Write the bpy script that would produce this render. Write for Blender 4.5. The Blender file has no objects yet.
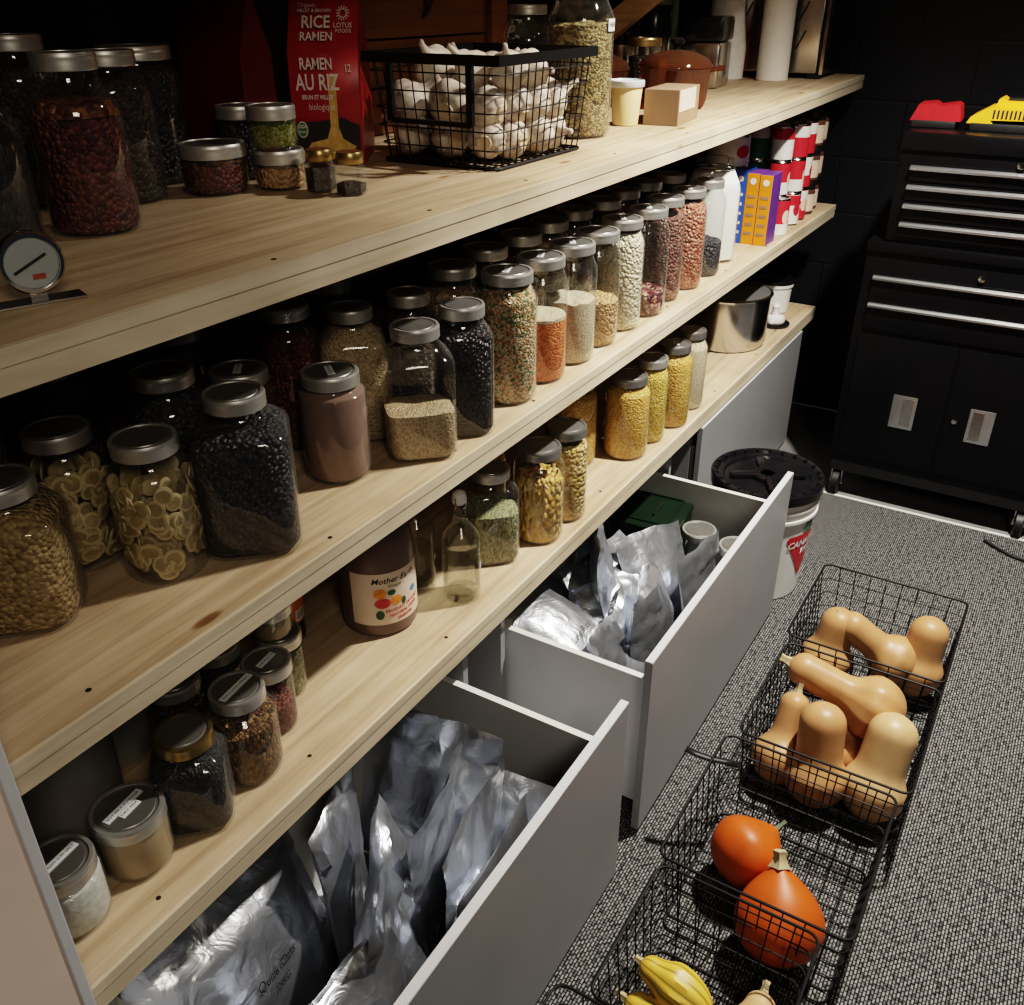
import bpy, bmesh, math, random
from mathutils import Vector, Matrix, noise, Euler
R_ = random.Random(7)
PI = math.pi
SC = bpy.context.scene
COL = SC.collection

# ------------------------------------------------------------------ materials
MATS = {}
def nt(name):
    m = bpy.data.materials.new(name); m.use_nodes = True
    t = m.node_tree; t.nodes.clear()
    o = t.nodes.new('ShaderNodeOutputMaterial')
    MATS[name] = m
    return m, t, o
def N(t, typ, **kw):
    n = t.nodes.new(typ)
    for k, v in kw.items():
        if k.startswith('i_'):
            n.inputs[k[2:].replace('_', ' ')].default_value = v
        else: setattr(n, k, v)
    return n
def c4(c): return (c[0], c[1], c[2], 1.0)
def ramp(t, stops, interp='LINEAR'):
    r = N(t, 'ShaderNodeValToRGB'); cr = r.color_ramp; cr.interpolation = interp
    while len(cr.elements) < len(stops): cr.elements.new(0.5)
    for e, (p, c) in zip(cr.elements, stops): e.position = p; e.color = c4(c)
    return r
def coords(t, scale=(1, 1, 1), kind='Object'):
    tc = N(t, 'ShaderNodeTexCoord'); mp = N(t, 'ShaderNodeMapping'); mp.inputs['Scale'].default_value = scale
    t.links.new(tc.outputs[kind], mp.inputs['Vector']); return mp
def pbsdf(t, o, rough=.5, metal=0., col=(.5, .5, .5), spec=.5, coat=0.):
    b = N(t, 'ShaderNodeBsdfPrincipled')
    b.inputs['Base Color'].default_value = c4(col); b.inputs['Roughness'].default_value = rough
    b.inputs['Metallic'].default_value = metal; b.inputs['Specular IOR Level'].default_value = spec
    b.inputs['Coat Weight'].default_value = coat
    t.links.new(b.outputs[0], o.inputs['Surface']); return b
def bump(t, b, hsock, strength=.5, dist=.003):
    u = N(t, 'ShaderNodeBump'); u.inputs['Strength'].default_value = strength; u.inputs['Distance'].default_value = dist
    t.links.new(hsock, u.inputs['Height']); t.links.new(u.outputs[0], b.inputs['Normal']); return u
def plain(name, col, rough=.5, metal=0., var=.12, nscale=30, spec=.5, coat=0., bmp=0.):
    m, t, o = nt(name); b = pbsdf(t, o, rough, metal, col, spec, coat)
    mp = coords(t); n = N(t, 'ShaderNodeTexNoise'); n.inputs['Scale'].default_value = nscale; n.inputs['Detail'].default_value = 4
    t.links.new(mp.outputs[0], n.inputs['Vector'])
    r = ramp(t, [(.3, [x*(1-var) for x in col]), (.7, [min(1, x*(1+var)) for x in col])])
    t.links.new(n.outputs['Fac'], r.inputs[0]); t.links.new(r.outputs[0], b.inputs['Base Color'])
    if bmp: bump(t, b, n.outputs['Fac'], bmp, .002)
    return m
def grains(name, cols, size, strength=.8, rough=.55, stretch=(1, 1, 1)):
    """bulk goods: packed cells, each cell one piece with its own colour"""
    m, t, o = nt(name); b = pbsdf(t, o, rough)
    size *= .72; s = 1.0/size
    mp = coords(t, stretch); v = N(t, 'ShaderNodeTexVoronoi'); v.inputs['Scale'].default_value = s
    t.links.new(mp.outputs[0], v.inputs['Vector'])
    sep = N(t, 'ShaderNodeSeparateColor'); t.links.new(v.outputs['Color'], sep.inputs[0])
    n = len(cols); r = ramp(t, [(i/n, c) for i, c in enumerate(cols)], 'CONSTANT')
    t.links.new(sep.outputs[0], r.inputs[0]); t.links.new(r.outputs[0], b.inputs['Base Color'])
    inv = N(t, 'ShaderNodeMath', operation='MULTIPLY'); inv.inputs[1].default_value = -1
    t.links.new(v.outputs['Distance'], inv.inputs[0])
    bump(t, b, inv.outputs[0], strength, size*.9)
    return m
def wood(name, c0, c1, c2, along='x', knots=True):
    m, t, o = nt(name); b = pbsdf(t, o, .6, spec=.3)
    sc = {'x': (1.3, 26, 26), 'y': (26, 1.3, 26), 'z': (26, 26, 1.3)}[along]
    mp = coords(t, sc); n = N(t, 'ShaderNodeTexNoise'); n.inputs['Scale'].default_value = 1.6; n.inputs['Detail'].default_value = 8
    n.inputs['Roughness'].default_value = .62; n.inputs['Distortion'].default_value = .6
    t.links.new(mp.outputs[0], n.inputs['Vector'])
    r = ramp(t, [(.28, c0), (.5, c1), (.72, c2)]); t.links.new(n.outputs['Fac'], r.inputs[0])
    mp3 = coords(t, (1, 1, 1)); n3 = N(t, 'ShaderNodeTexNoise'); n3.inputs['Scale'].default_value = 5.; n3.inputs['Detail'].default_value = 3
    t.links.new(mp3.outputs[0], n3.inputs['Vector'])
    r3 = ramp(t, [(.3, (.78, .76, .74)), (.65, (1, 1, 1))]); t.links.new(n3.outputs['Fac'], r3.inputs[0])
    mx = N(t, 'ShaderNodeMix', data_type='RGBA', blend_type='MULTIPLY'); mx.inputs[0].default_value = 1
    t.links.new(r.outputs[0], mx.inputs[6]); t.links.new(r3.outputs[0], mx.inputs[7]); last = mx.outputs[2]
    if knots:
        mp2 = coords(t, (2.6, 7.5, 7.5)); v = N(t, 'ShaderNodeTexVoronoi'); v.inputs['Scale'].default_value = 1.15
        nn = N(t, 'ShaderNodeTexNoise'); nn.inputs['Scale'].default_value = 3
        t.links.new(mp2.outputs[0], v.inputs['Vector'])
        r2 = ramp(t, [(.0, (.2, .1, .045)), (.055, (.42, .25, .12)), (.085, (1, 1, 1))]); t.links.new(v.outputs['Distance'], r2.inputs[0])
        m2 = N(t, 'ShaderNodeMix', data_type='RGBA', blend_type='MULTIPLY'); m2.inputs[0].default_value = .85
        t.links.new(last, m2.inputs[6]); t.links.new(r2.outputs[0], m2.inputs[7]); last = m2.outputs[2]
    t.links.new(last, b.inputs['Base Color']); bump(t, b, n.outputs['Fac'], .25, .0015)
    return m
def glass(name, tint=(.945, .96, .955), base=.075, edge=.8, rough=.05, edgecol=None, body=None, bf=.35):
    m, t, o = nt(name)
    tr = N(t, 'ShaderNodeBsdfTransparent'); tr.inputs[0].default_value = c4(tint)
    gl = N(t, 'ShaderNodeBsdfGlossy'); gl.inputs['Roughness'].default_value = rough; gl.inputs[0].default_value = (1, 1, 1, 1)
    lw = N(t, 'ShaderNodeLayerWeight'); lw.inputs['Blend'].default_value = .3
    p = N(t, 'ShaderNodeMath', operation='POWER'); p.inputs[1].default_value = 2.5
    t.links.new(lw.outputs['Facing'], p.inputs[0])
    ma = N(t, 'ShaderNodeMath', operation='MULTIPLY_ADD'); ma.inputs[1].default_value = edge; ma.inputs[2].default_value = base
    t.links.new(p.outputs[0], ma.inputs[0])
    mx = N(t, 'ShaderNodeMixShader'); t.links.new(ma.outputs[0], mx.inputs[0])
    src = tr.outputs[0]
    dg = N(t, 'ShaderNodeBsdfDiffuse'); dg.inputs[0].default_value = (.55, .57, .55, 1)  # pale diffuse haze mixed into the reflection so glass edges look brighter
    mg = N(t, 'ShaderNodeMixShader'); mg.inputs[0].default_value = .22
    t.links.new(gl.outputs[0], mg.inputs[1]); t.links.new(dg.outputs[0], mg.inputs[2]); gl = mg
    if body:
        df = N(t, 'ShaderNodeBsdfDiffuse'); df.inputs[0].default_value = c4(body)
        m2 = N(t, 'ShaderNodeMixShader'); m2.inputs[0].default_value = bf
        t.links.new(tr.outputs[0], m2.inputs[1]); t.links.new(df.outputs[0], m2.inputs[2]); src = m2.outputs[0]
    t.links.new(src, mx.inputs[1]); t.links.new(gl.outputs[0], mx.inputs[2]); t.links.new(mx.outputs[0], o.inputs['Surface'])
    return m

M = {}
M['ply'] = wood('plywood', (.37, .265, .16), (.56, .43, .285), (.67, .545, .39))
M['rail'] = wood('pine_rail', (.52, .44, .31), (.66, .57, .43), (.73, .65, .52))
M['brace'] = wood('brace_wood', (.36, .24, .12), (.48, .34, .18), (.58, .43, .25), 'y', False)
M['brownboard'] = wood('brown_board', (.17, .075, .028), (.26, .115, .045), (.33, .16, .07), 'x', False)
M['glass'] = glass('jar_glass')
M['glassgreen'] = glass('bottle_glass', (.95, .96, .93), .05, .7)
M['amber_ware'] = glass('amber_cookware', (.5, .22, .09), .04, .22, body=(.22, .08, .03), bf=.22)
M['amber_bottle'] = glass('amber_bottle_glass', (.05, .025, .01), .06, .4)
M['clearplastic'] = glass('clear_plastic', (.8, .82, .83), .06, .4, .12, body=(.6, .6, .6), bf=.12)
M['lid'] = plain('zinc_lid', (.66, .65, .62), .42, .8, .08, 60)
M['lidtop'] = plain('lid_disc', (.36, .35, .335), .38, .8, .1, 40)
M['goldlid'] = plain('gold_lid', (.46, .34, .14), .32, .9, .1, 40)
M['steel'] = plain('brushed_steel', (.62, .6, .57), .22, 1., .06, 12)
M['wire'] = plain('black_wire', (.008, .008, .009), .55, 0., .1, 30, .3)
M['black'] = plain('black_paint', (.0045, .0045, .0055), .36, 0., .15, 12, .3)
M['blackmat'] = plain('black_plastic', (.012, .012, .013), .5, 0., .2)
M['blackglossy'] = plain('black_gloss_plastic', (.01, .01, .012), .2, 0., .2)
M['alu'] = plain('aluminium_trim', (.66, .67, .69), .3, .95, .05)
M['chrome'] = plain('chrome', (.7, .7, .7), .12, 1., .03)
M['white'] = plain('white_plastic', (.78, .78, .76), .4, 0., .04)
M['flourwhite'] = plain('flour_white', (.86, .85, .80), .8, 0., .03, 60)  # the flour's own even white
M['sticker'] = plain('sticker_paper', (.74, .77, .80), .6, 0., .03)
M['ink'] = plain('black_ink', (.015, .015, .02), .6, 0., .1)
M['grey'] = plain('grey_laminate', (.28, .285, .30), .38, 0., .03, 8, .5)
M['greyedge'] = plain('grey_edge_band', (.62, .63, .66), .4, 0., .03)
M['greyin'] = plain('pale_drawer_liner', (.62, .63, .65), .3, 0., .03, 8)
M['panel'] = plain('pinkish_panel', (.80, .66, .58), .6, 0., .06, 6)
M['red'] = plain('red_plastic', (.42, .022, .03), .4, 0., .1)
M['yellow'] = plain('yellow_plastic', (.86, .45, .03), .4, 0., .06)
M['redbag'] = plain('red_bag_film', (.40, .02, .028), .33, 0., .12, 8)
M['redbagshade'] = plain('shaded_red_bag_film', (.13, .008, .012), .4, 0., .12, 8)  # same red film, darkened in its colour to stand for deep shade
M['darkbag'] = plain('dark_bag_print', (.03, .025, .028), .4, 0., .3, 20)
M['noodle'] = plain('noodle_print', (.62, .42, .13), .5, 0., .25, 90)
M['whiteink'] = plain('white_ink', (.80, .72, .70), .5, 0., .03)
M['usda'] = plain('green_seal', (.06, .22, .13), .5, 0., .05)
M['paper'] = plain('paper_roll', (.82, .80, .74), .85, 0., .04, 40, .2)
M['tubshade'] = plain('shaded_white_tub_plastic', (.24, .235, .22), .5, 0., .05)  # white tub plastic with the shade under the shelf put into its colour
M['tub'] = plain('tub_cream', (.72, .56, .30), .45, 0., .05)
M['tublid'] = plain('tub_lid', (.62, .66, .70), .35, 0., .05)
M['carton'] = plain('brown_carton', (.27, .185, .12), .7, 0., .08)
M['blue'] = plain('blue_carton', (.03, .10, .45), .45, 0., .1)
M['orange'] = plain('orange_carton', (.72, .25, .02), .45, 0., .08)
M['purple'] = plain('purple_carton', (.12, .04, .22), .45, 0., .1)
M['redlabel'] = plain('red_can_label', (.52, .03, .045), .4, 0., .1, 60)
M['whitelabel'] = plain('white_label', (.74, .73, .70), .5, 0., .06, 60)
M['greenlabel'] = plain('green_can_label', (.03, .11, .06), .4, 0., .15, 60)
M['beigelabel'] = plain('beige_label', (.70, .56, .44), .5, 0., .1, 50)
M['greentin'] = plain('green_tin', (.008, .018, .0105), .3, 0., .12, 20)
M['juglabel'] = plain('jug_label', (.72, .60, .50), .5, 0., .04)
M['cider'] = plain('cider_jug', (.165, .115, .10), .28, 0., .12, 6)
M['peach'] = plain('peach_print', (.75, .28, .05), .5, 0., .35, 60)
M['apple'] = plain('apple_print', (.55, .05, .06), .5, 0., .3, 60)
M['leafink'] = plain('leaf_print', (.03, .09, .05), .5, 0., .2, 60)
M['redink'] = plain('red_ink', (.60, .08, .05), .5, 0., .1)
M['blueink'] = plain('blue_ink', (.10, .25, .45), .5, 0., .1)
M['orangelabel'] = plain('orange_label', (.50, .14, .03), .5, 0., .2, 40)
M['concrete'] = plain('grey_concrete', (.20, .20, .195), .7, 0., .15, 9, .3, 0., .2)
M['garlic'] = plain('garlic_skin', (.76, .70, .63), .55, 0., .13, 55, .3)
m, t, o = nt('garlic_skin_streaked'); b = pbsdf(t, o, .5, spec=.3); M['garlic'] = m
mp = coords(t, (1, 1, .35)); n1 = N(t, 'ShaderNodeTexNoise'); n1.inputs['Scale'].default_value = 75; n1.inputs['Detail'].default_value = 4; t.links.new(mp.outputs[0], n1.inputs['Vector'])
r = ramp(t, [(.30, (.36, .26, .25)), (.44, (.60, .52, .44)), (.62, (.74, .68, .60))]); t.links.new(n1.outputs['Fac'], r.inputs[0]); t.links.new(r.outputs[0], b.inputs['Base Color'])
bump(t, b, n1.outputs['Fac'], .5, .003)
M['garlicstem'] = plain('garlic_stem', (.62, .50, .34), .7, 0., .15, 60)
M['butternut'] = plain('butternut_skin', (.46, .25, .115), .42, 0., .09, 22, .4)
M['butternutpale'] = plain('pale_butternut_skin', (.55, .36, .185), .42, 0., .1, 22, .4)
M['kuri'] = plain('orange_squash_skin', (.50, .095, .014), .45, 0., .16, 14, .4)
M['corkstem'] = plain('corky_stem', (.42, .34, .20), .85, 0., .25, 90)
M['kuristem'] = plain('green_grey_stem', (.12, .15, .10), .8, 0., .3, 60)
M['bolt'] = plain('screw_dark', (.04, .03, .025), .5, .5)
# bulk foods
M['f_rice'] = grains('quinoa_grains', [(.62, .52, .36), (.70, .60, .45), (.50, .40, .27)], .0035, .6)
M['f_tan'] = grains('tan_grains', [(.46, .34, .20), (.60, .46, .30), (.36, .25, .14), (.52, .42, .28)], .0045, .8)
M['f_lentil'] = grains('red_lentils', [(.66, .19, .055), (.74, .26, .09), (.56, .14, .04)], .0055, .7)
M['f_yellow'] = grains('yellow_lentils', [(.68, .40, .09), (.75, .48, .15), (.58, .31, .06)], .0065, .8)
M['f_yellow2'] = grains('yellow_peas', [(.66, .44, .08), (.72, .52, .16), (.55, .36, .07)], .007, .8)
M['f_pasta'] = grains('curled_pasta', [(.62, .38, .11), (.72, .46, .15), (.50, .28, .07), (.66, .44, .18)], .016, 1., .5, (1, 1, .6))
M['f_pasta2'] = grains('shell_pasta', [(.66, .46, .18), (.74, .55, .25), (.52, .34, .11)], .014, 1., .5)
M['f_mix'] = grains('soup_mix', [(.52, .40, .27), (.60, .50, .36), (.10, .17, .04), (.52, .24, .08), (.64, .55, .38), (.20, .14, .07), (.58, .30, .14)], .006, .8)
M['f_blackbean'] = grains('black_beans', [(.016, .011, .013), (.035, .024, .026), (.055, .035, .035), (.02, .014, .016)], .009, 1., .4)
M['f_raisin'] = grains('dark_currants', [(.018, .017, .022), (.05, .048, .058), (.032, .03, .04)], .010, 1., .5)
M['f_white'] = grains('white_beans', [(.74, .66, .50), (.80, .73, .58), (.66, .56, .40)], .010, 1., .4)
M['f_chick'] = grains('chickpeas', [(.55, .34, .17), (.62, .41, .22), (.48, .28, .13)], .0095, 1., .5)
M['f_brown'] = grains('brown_lentils', [(.16, .065, .05), (.24, .10, .07), (.11, .045, .04), (.30, .15, .11)], .0085, 1., .5)
M['f_pinto'] = grains('speckled_beans', [(.10, .025, .03), (.55, .40, .30), (.07, .02, .025), (.38, .16, .11), (.14, .03, .05)], .011, 1., .4)
M['f_red'] = grains('red_beans', [(.42, .15, .085), (.50, .21, .13), (.34, .10, .06), (.46, .24, .17)], .010, 1., .4)
M['f_berry'] = grains('dried_berries', [(.10, .018, .02), (.16, .03, .03), (.07, .012, .016), (.20, .06, .04)], .009, 1., .5)
M['f_herb'] = grains('dried_herb', [(.24, .24, .12), (.34, .34, .19), (.17, .17, .085), (.42, .40, .27)], .005, .9, .8, (1, 1, .45))
M['f_herb2'] = grains('dried_flower_herb', [(.20, .14, .055), (.34, .26, .11), (.12, .085, .035), (.44, .36, .19)], .006, .9, .8, (1, .5, 1))
M['f_tea'] = grains('brown_tea', [(.12, .06, .028), (.20, .11, .05), (.30, .18, .08), (.08, .04, .02)], .006, .9, .8, (1, 1, .5))
M['f_blacktea'] = grains('black_leaf', [(.02, .02, .021), (.045, .045, .047), (.03, .03, .03)], .006, 1., .6, (1, 1, .5))
M['f_peel'] = grains('orange_peel', [(.20, .07, .02), (.32, .13, .035), (.14, .04, .02), (.10, .02, .02)], .012, 1., .6)
M['f_green'] = grains('green_herb', [(.22, .24, .04), (.30, .30, .07), (.14, .15, .03)], .006, .9, .8)
M['f_cocoa'] = plain('cocoa_powder', (.25, .165, .135), .9, 0., .08, 20, .1)
M['f_cocoadark'] = plain('dark_cocoa_powder', (.11, .05, .04), .9, 0., .1, 20, .1)
M['f_powder'] = plain('tan_powder', (.44, .34, .22), .9, 0., .12, 25, .1)
M['f_salt'] = plain('coarse_salt', (.66, .66, .63), .8, 0., .14, 120, .3, 0., .5)
M['f_chip'] = plain('banana_chip', (.52, .42, .23), .6, 0., .2, 90)
M['f_chipcore'] = plain('banana_chip_core', (.33, .245, .12), .6, 0., .2, 90)
M['f_oat'] = grains('toasted_oats', [(.40, .28, .13), (.50, .36, .18), (.30, .20, .09)], .009, 1., .7)
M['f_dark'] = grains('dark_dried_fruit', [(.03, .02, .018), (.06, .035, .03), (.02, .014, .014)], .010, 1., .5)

# foil
m, t, o = nt('foil_pouch'); b = pbsdf(t, o, .30, .9, (.70, .735, .80)); M['foil'] = m
mp = coords(t); n1 = N(t, 'ShaderNodeTexNoise'); n1.inputs['Scale'].default_value = 22; n1.inputs['Detail'].default_value = 3; n1.inputs['Distortion'].default_value = 1.2
v1 = N(t, 'ShaderNodeTexVoronoi', feature='SMOOTH_F1'); v1.inputs['Scale'].default_value = 26
t.links.new(mp.outputs[0], n1.inputs['Vector']); t.links.new(mp.outputs[0], v1.inputs['Vector'])
ad = N(t, 'ShaderNodeMath', operation='ADD'); t.links.new(n1.outputs['Fac'], ad.inputs[0]); t.links.new(v1.outputs['Distance'], ad.inputs[1])
bump(t, b, ad.outputs[0], .5, .006)
# carpet: woven loop texture
m, t, o = nt('woven_carpet'); b = pbsdf(t, o, .9, 0, spec=.1); M['carpet'] = m
mp = coords(t)
nz = N(t, 'ShaderNodeTexNoise'); nz.inputs['Scale'].default_value = 60; nz.inputs['Detail'].default_value = 2; t.links.new(mp.outputs[0], nz.inputs['Vector'])
wp = N(t, 'ShaderNodeMix', data_type='VECTOR'); wp.inputs[0].default_value = .0016
t.links.new(mp.outputs[0], wp.inputs[4]); t.links.new(nz.outputs['Color'], wp.inputs[5])
bk = N(t, 'ShaderNodeTexBrick'); bk.inputs['Scale'].default_value = 1.; bk.inputs['Brick Width'].default_value = .0115; bk.inputs['Row Height'].default_value = .0058
bk.inputs['Mortar Size'].default_value = .0016; bk.inputs['Mortar Smooth'].default_value = .4
bk.inputs['Color1'].default_value = (.29, .287, .28, 1); bk.inputs['Color2'].default_value = (.20, .20, .197, 1); bk.inputs['Mortar'].default_value = (.025, .026, .028, 1)
t.links.new(wp.outputs[1], bk.inputs['Vector'])
n2 = N(t, 'ShaderNodeTexNoise'); n2.inputs['Scale'].default_value = 110; n2.inputs['Detail'].default_value = 1; t.links.new(mp.outputs[0], n2.inputs['Vector'])
r2 = ramp(t, [(.38, (.16, .16, .17)), (.52, (1, 1, 1))]); t.links.new(n2.outputs['Fac'], r2.inputs[0])
mm = N(t, 'ShaderNodeMix', data_type='RGBA', blend_type='MULTIPLY'); mm.inputs[0].default_value = .8
t.links.new(bk.outputs['Color'], mm.inputs[6]); t.links.new(r2.outputs[0], mm.inputs[7])
t.links.new(mm.outputs[2], b.inputs['Base Color']); bump(t, b, bk.outputs['Fac'], -.6, .002)
# painted block wall
m, t, o = nt('painted_block_wall'); b = pbsdf(t, o, .55, 0, spec=.4); M['wall'] = m
mp = coords(t)
bk = N(t, 'ShaderNodeTexBrick'); bk.inputs['Scale'].default_value = 1.; bk.inputs['Brick Width'].default_value = .40; bk.inputs['Row Height'].default_value = .20
bk.inputs['Mortar Size'].default_value = .006; bk.inputs['Mortar Smooth'].default_value = .6
bk.inputs['Color1'].default_value = (.010, .011, .015, 1); bk.inputs['Color2'].default_value = (.012, .013, .018, 1); bk.inputs['Mortar'].default_value = (.007, .007, .009, 1)
t.links.new(mp.outputs[0], bk.inputs['Vector']); t.links.new(bk.outputs['Color'], b.inputs['Base Color'])
nw = N(t, 'ShaderNodeTexNoise'); nw.inputs['Scale'].default_value = 40; nw.inputs['Detail'].default_value = 5; t.links.new(mp.outputs[0], nw.inputs['Vector'])
sb = N(t, 'ShaderNodeMath', operation='SUBTRACT'); t.links.new(nw.outputs['Fac'], sb.inputs[0]); t.links.new(bk.outputs['Fac'], sb.inputs[1])
bump(t, b, sb.outputs[0], .35, .004)
# yellow striped delicata
m, t, o = nt('striped_yellow_skin'); b = pbsdf(t, o, .4); M['delicata'] = m
tc = N(t, 'ShaderNodeUVMap'); sx = N(t, 'ShaderNodeSeparateXYZ'); t.links.new(tc.outputs[0], sx.inputs[0])
mu = N(t, 'ShaderNodeMath', operation='MULTIPLY'); mu.inputs[1].default_value = 2*PI*10; t.links.new(sx.outputs[0], mu.inputs[0])
si = N(t, 'ShaderNodeMath', operation='COSINE'); t.links.new(mu.outputs[0], si.inputs[0])
r = ramp(t, [(.0, (.22, .17, .03)), (.12, (.58, .36, .05)), (.5, (.70, .45, .075))])
ma = N(t, 'ShaderNodeMath', operation='MULTIPLY_ADD'); ma.inputs[1].default_value = .5; ma.inputs[2].default_value = .5
t.links.new(si.outputs[0], ma.inputs[0]); t.links.new(ma.outputs[0], r.inputs[0]); t.links.new(r.outputs[0], b.inputs['Base Color'])
# water
m, t, o = nt('clear_liquid'); M['water'] = m
tr = N(t, 'ShaderNodeBsdfTransparent'); tr.inputs[0].default_value = (.93, .93, .9, 1)
rf = N(t, 'ShaderNodeBsdfRefraction'); rf.inputs['IOR'].default_value = 1.33; rf.inputs['Roughness'].default_value = 0.
mx = N(t, 'ShaderNodeMixShader'); mx.inputs[0].default_value = .25
t.links.new(tr.outputs[0], mx.inputs[1]); t.links.new(rf.outputs[0], mx.inputs[2]); t.links.new(mx.outputs[0], o.inputs['Surface'])

# ------------------------------------------------------------------ object helpers
def thing(name, label, cat, loc=(0, 0, 0), rot=(0, 0, 0), group=None):
    o = bpy.data.objects.new(name, None); COL.objects.link(o)
    o.empty_display_size = .02; o.location = loc; o.rotation_euler = rot
    o['label'] = label; o['category'] = cat
    if group: o['group'] = group
    return o
def tag(o, label, cat, group=None):
    o['label'] = label; o['category'] = cat
    if group: o['group'] = group
    return o
def put(name, bm, m, parent=None, smooth=True, label=None, loc=None, rot=None):
    me = bpy.data.meshes.new(name)
    bmesh.ops.recalc_face_normals(bm, faces=bm.faces[:])
    if smooth:
        for f in bm.faces: f.smooth = True
    bm.to_mesh(me); bm.free()
    if isinstance(m, (list, tuple)):
        for x in m: me.materials.append(M[x])
    else: me.materials.append(M[m])
    if smooth:
        try: me.set_sharp_from_angle(angle=.7)
        except Exception: pass
    o = bpy.data.objects.new(name, me); COL.objects.link(o)
    if parent: o.parent = parent
    if loc: o.location = loc
    if rot: o.rotation_euler = rot
    if label: o['label'] = label
    return o
def struct(o): o['kind'] = 'structure'; return o
def box(bm, lo, hi, bev=0., mi=0, mat=None):
    r = bmesh.ops.create_cube(bm, size=1)
    vs = r['verts']
    for v in vs:
        v.co = Vector(((lo[i]+hi[i])/2 + v.co[i]*(hi[i]-lo[i]) for i in range(3)))
    fs = set(f for v in vs for f in v.link_faces)
    if bev:
        es = list(set(e for f in fs for e in f.edges))
        g = bmesh.ops.bevel(bm, geom=es, offset=bev, segments=2, affect='EDGES', profile=.6)
        fs = set(f for v in g['verts'] for f in v.link_faces) | set(g['faces'])
        vs = list(set(v for f in fs for v in f.verts))
    for f in fs: f.material_index = mi
    if mat is not None:
        for v in set(v for f in fs for v in f.verts): v.co = mat @ v.co
    return fs
def lathe(bm, prof, seg=32, sq=0., mat=None, cap0=True, cap1=True, rfun=None, mi=0, sqz=None):
    rows = []
    for (r, z) in prof:
        row = []
        for k in range(seg):
            a = 2*PI*k/seg
            rr = r
            if sq and r > 0:
                w = sq if sqz is None else sq*max(0., min(1., sqz(z)))
                n = 2+w
                rr = r/((abs(math.cos(a+PI/4))**n+abs(math.sin(a+PI/4))**n)**(1/n))
            if rfun: rr = rfun(rr, a, z)
            co = Vector((rr*math.cos(a), rr*math.sin(a), z))
            if mat is not None: co = mat @ co
            row.append(bm.verts.new(co))
        rows.append(row)
    for i in range(len(rows)-1):
        for k in range(seg):
            f = bm.faces.new((rows[i][k], rows[i][(k+1) % seg], rows[i+1][(k+1) % seg], rows[i+1][k])); f.material_index = mi
    if cap0: bm.faces.new(rows[0]).material_index = mi
    if cap1: bm.faces.new(rows[-1]).material_index = mi
    return rows
def tube(bm, pts, r, seg=6, closed=False, mi=0):
    pts = [Vector(p) for p in pts]; n = len(pts); rows = []
    for i, p in enumerate(pts):
        if closed: d = pts[(i+1) % n]-pts[i-1]
        else: d = pts[min(i+1, n-1)]-pts[max(i-1, 0)]
        d.normalize(); up = Vector((0, 0, 1)) if abs(d.z) < .9 else Vector((1, 0, 0))
        a = d.cross(up).normalized(); b = d.cross(a)
        rr = r[i] if isinstance(r, (list, tuple)) else r
        rows.append([bm.verts.new(p+(a*math.cos(2*PI*k/seg)+b*math.sin(2*PI*k/seg))*rr) for k in range(seg)])
    for i in range(n if closed else n-1):
        A, B = rows[i], rows[(i+1) % n]
        for k in range(seg): bm.faces.new((A[k], A[(k+1) % seg], B[(k+1) % seg], B[k])).material_index = mi
    if not closed: bm.faces.new(rows[0]); bm.faces.new(rows[-1])
def prism(bm, poly, lo, hi, axis='y', mi=0, mat=None):
    def P(u, v, w):
        c = Vector((u, w, v)) if axis == 'y' else (Vector((w, u, v)) if axis == 'x' else Vector((u, v, w)))
        return mat @ c if mat is not None else c
    A = [bm.verts.new(P(u, v, lo)) for u, v in poly]; B = [bm.verts.new(P(u, v, hi)) for u, v in poly]
    n = len(poly); fs = [bm.faces.new(A), bm.faces.new(B[::-1])]
    for i in range(n): fs.append(bm.faces.new((A[i], A[(i+1) % n], B[(i+1) % n], B[i])))
    for f in fs: f.material_index = mi
def textmesh(s, size, bold=0., align='CENTER', sx=1., shear=0.):
    cu = bpy.data.curves.new('t', 'FONT'); cu.body = s; cu.size = size; cu.align_x = align; cu.align_y = 'CENTER'
    cu.offset = bold; cu.resolution_u = 2; cu.shear = shear
    ob = bpy.data.objects.new('t', cu); COL.objects.link(ob)
    dg = bpy.context.evaluated_depsgraph_get(); dg.update()
    me = bpy.data.meshes.new_from_object(ob.evaluated_get(dg))
    COL.objects.unlink(ob); bpy.data.objects.remove(ob); bpy.data.curves.remove(cu)
    bm = bmesh.new(); bm.from_mesh(me); bpy.data.meshes.remove(me)
    for v in bm.verts: v.co.x *= sx
    return bm
def text(name, s, size, mat, m, parent, bold=0., align='CENTER', sx=1., shear=0.):
    bm = textmesh(s, size, bold, align, sx, shear)
    for v in bm.verts: v.co = mat @ v.co
    return put(name, bm, m, parent, False)
def wraptext(name, s, size, rad, a0, z0, m, parent, bold=0., shear=0., tilt=0.):
    bm = textmesh(s, size, bold, shear=shear)
    for v in bm.verts:
        a = a0+v.co.x/rad; z = z0+v.co.y+tilt*v.co.x
        v.co = Vector((rad*math.cos(a), rad*math.sin(a), z))
    return put(name, bm, m, parent, False)
def wrappatch(bm, rad, a0, a1, z0, z1, seg=14, mi=0):
    A = [(bm.verts.new((rad*math.cos(a0+(a1-a0)*i/seg), rad*math.sin(a0+(a1-a0)*i/seg), z0)),
          bm.verts.new((rad*math.cos(a0+(a1-a0)*i/seg), rad*math.sin(a0+(a1-a0)*i/seg), z1))) for i in range(seg+1)]
    for i in range(seg): bm.faces.new((A[i][0], A[i+1][0], A[i+1][1], A[i][1])).material_index = mi
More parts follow.
